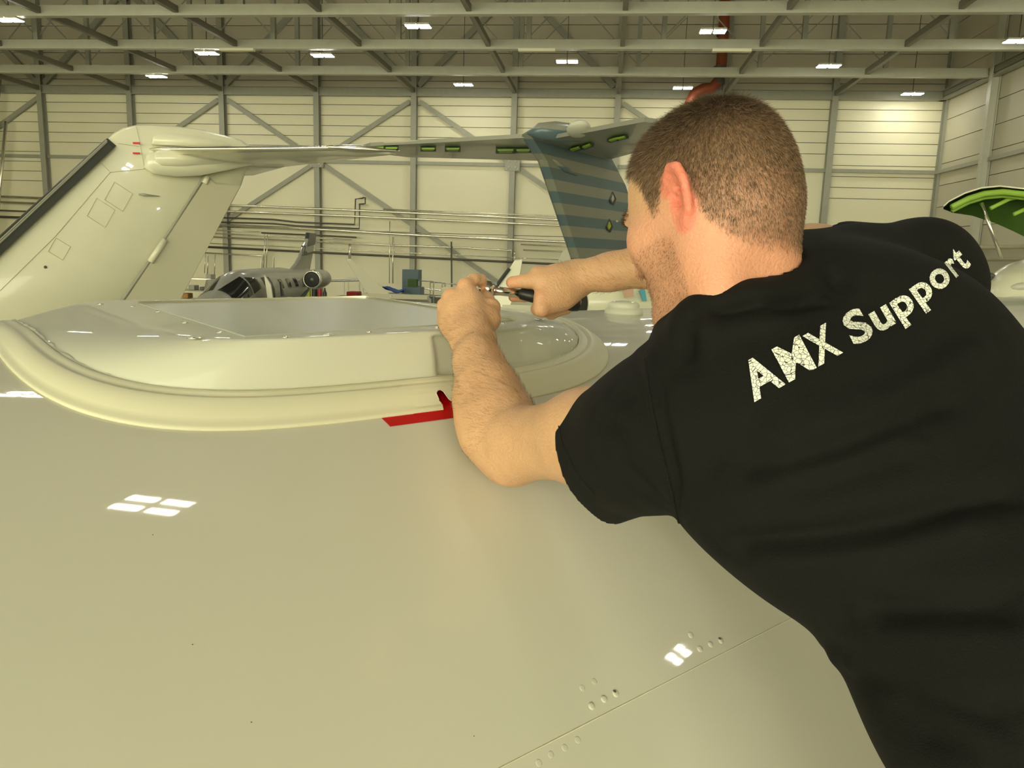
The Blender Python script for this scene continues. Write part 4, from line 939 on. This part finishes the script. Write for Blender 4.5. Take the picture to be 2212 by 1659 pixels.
# knuckles and fingertips are redder
for c_, r_ in [(k_, .022) for k_ in kn+kr]+[(pp(1045, 612, 1.375), .02), (pp(1110, 611, 1.385), .03), (pp(1246, 652, 1.41), .02), (pp(1055, 655, 1.345), .02), (pp(1110, 640, 1.4), .02), (ELL+np.array((0, .04, 0)), .04)]:
    mixc(.55*ss_(np.linalg.norm(v-c_, axis=1), r_, r_*.3), (.78, .34, .19))
pc_ = toW([(SL+WA)/2])[0]
man = empty('person', (toW([HP])[0][0], toW([HP])[0][1], 0), 'man with short brown hair in black t-shirt leaning forward, turning a ratchet', 'person')
body_o = quad_mesh('body', v, F_, M['skin'], man, base); VN = vnormals(v, F_)
# ---- t-shirt
fs_ = Field((-.02, -.30, .36), (.86, .62, 1.22), .0042)
trunk(fs_, .012)
cq = NKC-nkn*.068
fs_.rc(cq, cq-nkn*.05, .080, .10, .03, flat=(np.array((0, 0, 1.)), 1.))
fs_.rc(cq, SL+np.array((.0, -.01, .0)), .042, .054, .025); fs_.rc(cq+np.array((.01, 0, 0)), SR+np.array((0, -.005, 0)), .066, .058, .05)
fs_.el(pp(1445, 845, .865), (Sd, B1, T1), (.040, .05, .044), .02)
fs_.el(mid-T1*.045+Sd*.035, (Sd, B1, T1), (.10, .07, .06), .04)
hemC = pp(1266, 1003, 1.0); hd = nrmz(hemC-SL); 
fs_.rc(SL-hd*.01, SL+hd*.05, .074, .080, .03)
fs_.rc(SL+hd*.03, hemC+hd*.05, .082, .086, .02)
hdp = nrmz((-.9, .44, .55)); hc2 = pp(1268, 1012, .955)
def cutplane(f, c, n, R, inner=None):
    sl, g = f._sub(c-R, c+R); p = [g[i]-c[i] for i in range(3)]; d = p[0]*n[0]+p[1]*n[1]+p[2]*n[2]; r = np.sqrt(p[0]**2+p[1]**2+p[2]**2)
    cut = np.maximum(-d, r-R); f.f[sl] = np.maximum(f.f[sl], -cut)
cutplane(fs_, hc2, hdp, .21)
fs_.rc(hemC-hd*.05, hemC+hd*.08, .070, .081, .004, 'sub')
fs_.rc(SR-nrmz(ELR-SR)*.01, SR+nrmz(ELR-SR)*.17, .068, .068, .03)
hr = nrmz(ELR-SR); cutplane(fs_, SR+hr*.125, hr, .12); fs_.rc(SR+hr*.08, SR+hr*.24, .058, .064, .004, 'sub')
# soft shirt bunches over the near shoulder and behind the neck
fs_.rc(pp(1527, 702, .785), pp(1625, 672, .775), .030, .028, .02)
fs_.rc(pp(1625, 672, .775), pp(1770, 622, .81), .028, .022, .02)
fs_.rc(pp(1530, 715, .80), pp(1532, 780, .81), .030, .032, .03)
fs_.rc(pp(1850, 560, .93), pp(1990, 555, .95), .034, .034, .04)
# belly hangs down to the lower right, hem of the shirt cut at the hips
fs_.el(HP+T2*.08, (Sd, B2, T2), (.185, .135, .14), .05)
cutplane(fs_, HP+T2*.16, T2, .3)
# opening for the neck
fs_.rc(NKC-nkn*.02, NKC+nkn*.12, .066, .085, .006, 'sub')
cutplane(fs_, NKC-nkn*.008, nkn, .078)
vs_, Fs = fs_.mesh(3)
bv = BVHTree.FromPolygons(vs_.tolist(), Fs.tolist())
def cast(px, py):
    o = bv.ray_cast(Vector((0, 0, 0)), Vector(tuple(pp(px, py, 1.)))); return np.array(o[0]) if o[0] is not None else None
# creases: dark valleys and ridges that follow the pull of the cloth
NV = vnormals(vs_, Fs)
folds = [([(1560, 1015), (1700, 1000), (1830, 960), (1960, 905), (2080, 850)], -.006, .014), ([(1590, 1050), (1720, 1035), (1860, 990), (2000, 930)], .004, .016),
         ([(1560, 1175), (1680, 1170), (1800, 1160), (1950, 1130), (2090, 1085), (2230, 1060)], -.008, .013), ([(1600, 1200), (1760, 1195), (1950, 1160), (2150, 1110)], .004, .016),
         ([(1650, 1060), (1760, 1045), (1880, 1010), (2000, 960)], -.005, .012), ([(1840, 1320), (1960, 1320), (2080, 1318), (2230, 1300)], -.008, .015), ([(1820, 1345), (2000, 1345), (2180, 1335)], .003, .016),
         ([(1720, 1380), (1830, 1435), (1950, 1470), (2100, 1520), (2230, 1560)], -.007, .014), ([(1700, 1340), (1790, 1405), (1900, 1450), (2050, 1490), (2200, 1530)], .004, .012),
         ([(1620, 1300), (1700, 1370), (1800, 1440), (1930, 1560), (2060, 1640)], -.004, .010), ([(1900, 1500), (2020, 1590), (2120, 1650)], -.005, .012),
         ([(1850, 850), (1980, 780), (2100, 690), (2200, 640)], -.004, .016), ([(1700, 930), (1860, 880), (2020, 800), (2150, 730)], .003, .02),
         ([(1510, 668), (1600, 662), (1700, 655), (1790, 640)], -.009, .011), ([(1560, 700), (1680, 690), (1800, 665), (1850, 620), (1870, 560)], .003, .015), ([(1800, 560), (1815, 610), (1790, 640)], -.008, .014),
         ([(1480, 790), (1482, 740), (1485, 700)], -.009, .010), ([(1410, 790), (1425, 850), (1440, 950), (1455, 1040), (1470, 1120)], -.004, .007), ([(1400, 760), (1412, 830), (1428, 930)], .004, .007),
         ([(1296, 812), (1330, 850), (1380, 880)], -.005, .009), ([(1240, 850), (1290, 900), (1350, 950)], -.005, .009), ([(1285, 805), (1292, 800), (1300, 812)], .006, .006), ([(1238, 848), (1246, 845), (1255, 852)], .006, .006),
         ([(1330, 980), (1380, 1040), (1440, 1090)], -.004, .012), ([(1470, 1000), (1560, 960), (1680, 930)], -.003, .02)]
disp = np.zeros(len(vs_))
for pts, amp, wd in folds:
    q = [cast(*p) for p in pts]; q = [a for a in q if a is not None]; best = np.full(len(vs_), 9.)
    if len(q) < 2: continue
    for i in range(len(q)-1):
        a, b = q[i], q[i+1]; ba = b-a; t = np.clip(((vs_-a)@ba)/(ba@ba+1e-9), 0, 1); dd = np.linalg.norm(vs_-a-t[:, None]*ba, axis=1)
        endf = 1.; best = np.minimum(best, dd)
    ends = np.minimum(np.linalg.norm(vs_-q[0], axis=1), np.linalg.norm(vs_-q[-1], axis=1))
    disp += amp*1.9*np.exp(-(best/wd)**2)*np.clip(ends/.03+.15, 0, 1)
ph = vs_@np.array((9., 21., 13.)); disp += .0012*np.sin(ph*2.2+np.sin(vs_@np.array((17., -8., 11.))*2))
vs_ = vs_+NV*disp[:, None]
shirt = quad_mesh('t_shirt', vs_, Fs, M['shirt'], man); shirt['label'] = 'black short-sleeved t-shirt with cracked white lettering'
bv = BVHTree.FromPolygons(vs_.tolist(), Fs.tolist())
# seams
def on_shirt(pts, off=.001, n=8):
    o = []
    for a, b in zip(pts, pts[1:]):
        for t in np.linspace(0, 1, n, endpoint=False): o.append((a[0]+(b[0]-a[0])*t, a[1]+(b[1]-a[1])*t))
    o.append(pts[-1]); r = [cast(*p) for p in o]; return [toW([p*(1-off/np.linalg.norm(p))])[0] for p in r if p is not None]
for pts, r_ in (([(1392, 770), (1400, 830), (1412, 900), (1430, 980), (1448, 1050), (1462, 1110), (1470, 1140)], .0016), ([(1204, 905), (1215, 960), (1245, 1020), (1285, 1068)], .0010)):
    q = on_shirt(pts, .0)
    q = [a for i, a in enumerate(q) if i == 0 or np.linalg.norm(a-q[i-1]) < .03]
    if len(q) > 3: MB().tube(q, r_, 6).build('stitched_seam', M['rib'], shirt, True)
# collar: ribbed band round the neck
cc, cn_ = NKC+nkn*.000, nkn; cx_ = nrmz(np.cross(nkn, (0, 0, 1.))); cy_ = nrmz(np.cross(cn_, cx_))
rg = []
for t in np.linspace(0, 2*math.pi, 48, endpoint=False):
    o = cx_*math.cos(t)*.0665+cy_*math.sin(t)*.0665; on = nrmz(o)
    rg.append([cc+o+on*a_+cn_*b_ for a_, b_ in ((.010, -.022), (.0045, -.004), (.001, .0062), (-.002, .0075), (-.004, .006), (-.002, -.02))])
rg = [toW(r) for r in rg]; MB().loft(rg+[rg[0]], cap=False).build('collar', M['rib'], shirt, True)
# lettering: each glyph follows the printed line, laid on the cloth
BL = [(1628, 866), (1698, 826), (1766, 790), (1824, 757), (1880, 728), (1945, 690), (2000, 650), (2050, 610), (2098, 570)]
seg = [math.hypot(b[0]-a[0], b[1]-a[1]) for a, b in zip(BL, BL[1:])]; cum = np.concatenate([[0], np.cumsum(seg)])
def bl(t): return np.array((np.interp(t, cum, [p[0] for p in BL]), np.interp(t, cum, [p[1] for p in BL])))
def bdir(t): a, b = bl(max(t-12, 0)), bl(min(t+12, cum[-1])); return (b-a)/np.linalg.norm(b-a)
nt = M_l = mat('cracked_white_print', (.82, .84, .74), .7); b_ = nt.node_tree.nodes['Principled BSDF']; N_ = nt.node_tree
tc = N_.nodes.new('ShaderNodeTexCoord'); vo = N_.nodes.new('ShaderNodeTexVoronoi'); vo.feature = 'DISTANCE_TO_EDGE'; vo.inputs['Scale'].default_value = 250
cr = N_.nodes.new('ShaderNodeMath'); cr.operation = 'GREATER_THAN'; cr.inputs[1].default_value = .04; N_.links.new(tc.outputs['Object'], vo.inputs['Vector']); N_.links.new(vo.outputs['Distance'], cr.inputs[0])
mx = N_.nodes.new('ShaderNodeMix'); mx.data_type = 'RGBA'; mx.inputs[6].default_value = (.03, .03, .025, 1); mx.inputs[7].default_value = (.84, .86, .76, 1)
N_.links.new(cr.outputs[0], mx.inputs[0]); N_.links.new(mx.outputs[2], b_.inputs['Base Color'])
for ch, t0, t1, hh in (('A', 0, 78, 84), ('M', 86, 154, 80), ('X', 158, 220, 74), ('S', 248, 300, 72), ('u', 308, 352, 68), ('p', 361, 407, 66), ('p', 415, 457, 64), ('o', 462, 505, 62), ('r', 513, 532, 60), ('t', 534, 556, 60)):
    me = text_mesh(ch, 1.0, .028); bm = bmesh.new(); bm.from_mesh(me)
    vv = np.array([x.co[:] for x in bm.verts]); x0, x1 = vv[:, 0].min(), vv[:, 0].max(); st_ = (x1-x0)/14
    for k in range(1, 14): bmesh.ops.bisect_plane(bm, geom=bm.verts[:]+bm.edges[:]+bm.faces[:], plane_co=(x0+st_*k, 0, 0), plane_no=(1, 0, 0))
    y0, y1 = vv[:, 1].min(), vv[:, 1].max()
    for k in range(1, 16): bmesh.ops.bisect_plane(bm, geom=bm.verts[:]+bm.edges[:]+bm.faces[:], plane_co=(0, y0+(y1-y0)/16*k, 0), plane_no=(0, 1, 0))
    caps = .73
    out = []
    for x in bm.verts:
        t = t0+(x.co.x-x0)/(x1-x0)*(t1-t0); p = bl(t); dr_ = bdir(t); up = np.array((dr_[1], -dr_[0])); up = up*.93+np.array((-.37, -.93))*.07; q = p+up*hh*(x.co.y/caps)
        c3 = cast(*q); out.append(c3*(1-.0012/np.linalg.norm(c3)) if c3 is not None else pp(q[0], q[1], .7))
    fcs = [[w_.index for w_ in f.verts] for f in bm.faces]; bm.free()
    mesh('printed_letter', toW(out), fcs, M_l, shirt, False)
# ---- hair strands as thin tapered blades
def strands(name, idx, dirs, length, width, cols, par, m='hair', curl=.3):
    n = len(idx); nn = VN[idx]; jt = rng.normal(size=(n, 3))*.0016; p0 = v[idx]+jt-nn*np.sum(jt*nn, 1)[:, None]; L = length[:, None]; tang = dirs; sidev = np.cross(tang, rng.normal(size=(n, 3))); sidev /= np.linalg.norm(sidev, axis=1)[:, None]+1e-9
    p1 = p0+tang*L*.5; p2 = p1+(tang*(1-curl)+nn*-curl*.3+rng.normal(size=(n, 3))*.12)*L*.5; wv = sidev*width[:, None]/2
    V_ = np.concatenate([p0-wv, p0+wv, p1-wv*.8, p1+wv*.8, p2]); i = np.arange(n)
    T_ = np.concatenate([np.stack([i, i+n, i+3*n], 1), np.stack([i, i+3*n, i+2*n], 1), np.stack([i+2*n, i+3*n, i+4*n], 1)])
    C_ = np.tile(cols, (5, 1)); o = quad_mesh(name, V_, T_, M[m], par, C_); return o
cand = np.where(hairw > .12)[0]; wgt = hairw[cand]*(.5+.5*ss_(hu_[cand], -.09, .0))
sel = rng.choice(cand, 75000, p=wgt/wgt.sum())
whorl = H(-.045, -.005, .090); pv = v[sel]; nn = VN[sel]; rad = pv-whorl; 
swl = np.cross(nn, rad)*.12; tg = rad+swl; tg -= nn*np.sum(tg*nn, 1)[:, None]; tg /= np.linalg.norm(tg, axis=1)[:, None]+1e-9
topw = ss_(hu_[sel], .03, .095); lift = (.40+.55*topw*ss_(hf_[sel], -.06, .03))[:, None]
dr_ = tg+nn*lift+rng.normal(size=(len(sel), 3))*.22; dr_ /= np.linalg.norm(dr_, axis=1)[:, None]
ln = (.0045+.0085*topw+.003*ss_(hu_[sel], -.05, .04))*(.7+.6*rng.random(len(sel))); wd_ = np.full(len(sel), .00032)
bl_ = rng.random(len(sel))[:, None]; cA, cB = np.array((.075, .042, .022)), np.array((.40, .26, .145)); cc_ = cA*(1-bl_**1.6)+cB*bl_**1.6
cc_ = cc_*(1-.45*topw[:, None])
hr_o = strands('hair', sel, dr_, ln, wd_, cc_, man); hr_o['kind'] = 'stuff'; hr_o['label'] = 'short brown clipped hair, longer on top'
# stubble
cand = np.where(stub > .3)[0]; sel = rng.choice(cand, 5000); tg = np.tile(-hU, (len(sel), 1))+VN[sel]*.9+rng.normal(size=(len(sel), 3))*.2; tg /= np.linalg.norm(tg, axis=1)[:, None]
o = strands('beard_stubble', sel, tg, .0025+.002*rng.random(len(sel)), np.full(len(sel), .00028), np.tile((.22, .12, .06), (len(sel), 1)), man); o['kind'] = 'stuff'
# eyebrows
cand = np.where((np.abs(hu_-.010) < .006) & (hf_ > .07) & (np.abs(hl_) > .012) & (np.abs(hl_) < .05))[0]
if len(cand):
    sel = rng.choice(cand, 900); tg = np.sign(hl_[sel])[:, None]*hL+VN[sel]*.5; tg /= np.linalg.norm(tg, axis=1)[:, None]; o = strands('eyebrows', sel, tg, np.full(len(sel), .006), np.full(len(sel), .0004), np.tile((.09, .05, .025), (len(sel), 1)), man); o['kind'] = 'stuff'
# forearm hair
def along(a, b): 
    t = ((v-a)@(b-a))/((b-a)@(b-a)); dd = np.linalg.norm(v-a-np.clip(t, 0, 1)[:, None]*(b-a), axis=1); return t, dd
sets = []
for a, b, n_ in ((ELL, WRL+(kn[1]-WRL)*.55, 3600), (ELR, WRR+(kr[1]-WRR)*.4, 2600)):
    t, dd = along(a, b); c_ = np.where((t > -.05) & (t < 1.0) & (dd < .065))[0]; s_ = rng.choice(c_, n_); ax_ = nrmz(b-a)
    cr_ = np.cross(VN[s_], ax_); tg = ax_*.55+cr_*(.8+.3*rng.normal(size=(n_, 1)))*(1 if n_ > 3000 else -1)+VN[s_]*.28; tg /= np.linalg.norm(tg, axis=1)[:, None]
    o = strands('arm_hair', s_, tg, .008+.008*rng.random(n_), np.full(n_, .00022), np.array((.17, .085, .035))*(.7+.7*rng.random((n_, 1))), man); o['kind'] = 'stuff'
# ---- trousers, legs and shoes (below the frame), standing on the work platform
DZ = EYE[2]-1.62
hw = toW([HP+T2*.05])[0]; sdW = toW([Sd])[0]-EYE; sdW[2] = 0; sdW /= np.linalg.norm(sdW)
tr_ = MB(); 
hipL, hipR = toW([HP+T2*.10-Sd*.09-B2*.02])[0], toW([HP+T2*.10+Sd*.09-B2*.02])[0]
bk = np.cross(sdW, _zz); bk = bk if bk@NX < 0 else -bk
rgw = [[hw+sdW*(.150*math.cos(t))*k+bk*(.105*math.sin(t))*k+_zz*z_ for t in np.linspace(0, 2*math.pi, 28, endpoint=False)] for z_, k in ((.10, .8), (.05, .98), (-.03, 1.08), (-.12, 1.05), (-.17, .6))]
tr_.loft(rgw)
for hp_, sg in ((hipL, -1), (hipR, 1)):
    hp_ = hw+sdW*sg*.085-_zz*.08; foot = np.array((hp_[0], hp_[1], DZ+.09))+bk*.10+sdW*sg*.03; knee = (hp_+foot)/2-bk*.02
    tr_.tube([hp_, hp_*.5+knee*.5, knee, knee*.5+foot*.5, foot], [.098, .085, .068, .062, .058], 20)
    sh = MB(); rgs = []
    for f_, w2, h2 in ((-.08, .02, .03), (-.07, .038, .055), (-.02, .04, .06), (.05, .045, .045), (.12, .048, .032), (.17, .04, .026), (.195, .015, .015)):
        c_ = np.array((foot[0], foot[1], DZ+h2+.002))-bk*f_; rgs.append([c_+sdW*w2*math.cos(t)+_zz*h2*math.sin(t) for t in np.linspace(0, 2*math.pi, 20, endpoint=False)])
    sh.loft(rgs).build('shoe', M['black'], man, True)
tr_.build('trousers', M['denim'], man, True)
pf = empty('work_platform', (hw[0], hw[1], 0), 'grey steel work platform beside the fuselage under the man', 'platform')
pc2 = np.array((hw[0], hw[1], DZ))+bk*.25-AX*.1
def R4(a, b, z_): return pc2+AX*a+(-NX)*b*-1+_zz*z_
MB().slab([pc2+AX*a_+NX*b_-_zz*.04 for a_, b_ in ((-1.1, -.85), (1.0, -.85), (1.0, .28), (-1.1, .28))], (0, 0, .06)).build('deck', M['steel'], pf)
for a_, b_ in ((-1.05, -.8), (.95, -.8), (.95, .22), (-1.05, .22)):
    p = pc2+AX*a_+NX*b_; MB().bar((p[0], p[1], 0.01), (p[0], p[1], DZ-.07), .07, .07).build('post', M['steel'], pf)

# ---- ratchet
rt = empty('ratchet', toW([pp(1060, 626, 1.385)])[0], 'chrome socket ratchet with black grip held in both hands over the fairing', 'tool')
def tb(pts, r, nm, m, par=rt, n=20): return MB().tube([toW([pp(*p)])[0] for p in pts], r, n).build(nm, M[m], par, True)
hd_ = tb([(1034, 622, 1.386), (1037, 622, 1.386), (1050, 624, 1.386), (1060, 626, 1.386), (1068, 628, 1.386)], [.008, .0135, .0150, .0140, .0098], 'ratchet_head', 'chrome')
tb([(1066, 627.5, 1.386), (1080, 629, 1.386), (1124, 634, 1.388)], [.0095, .0078, .0080], 'shaft', 'chrome')
tb([(1123, 634, 1.386), (1126, 634.4, 1.385), (1150, 640, 1.382), (1200, 650, 1.402), (1238, 657, 1.408), (1250, 659, 1.41), (1252, 659.3, 1.41)], [.008, .0105, .0115, .0125, .0135, .0115, .004], 'grip', 'black')
a = toW([pp(1052, 618, 1.386)])[0]; MB().tube([a, a+UP*.008], [.009, .008], 16).build('direction_knob', M['boot'], hd_, True)
MB().bar(a+UP*.006, a+UP*.006+RT*.018-UP*.002, .005, .005).build('switch_lever', M['boot'], hd_)
a = toW([pp(1050, 634, 1.386)])[0]; bt = np.array((a[0], a[1], EYE[2]+TOPZ+.004)); MB().tube([a, a+(bt-a)*.12, a+(bt-a)*.13, a+(bt-a)*.6, a+(bt-a)*.61, bt], [.012, .012, .007, .007, .010, .010], 16).build('socket', M['chrome'], rt, True)
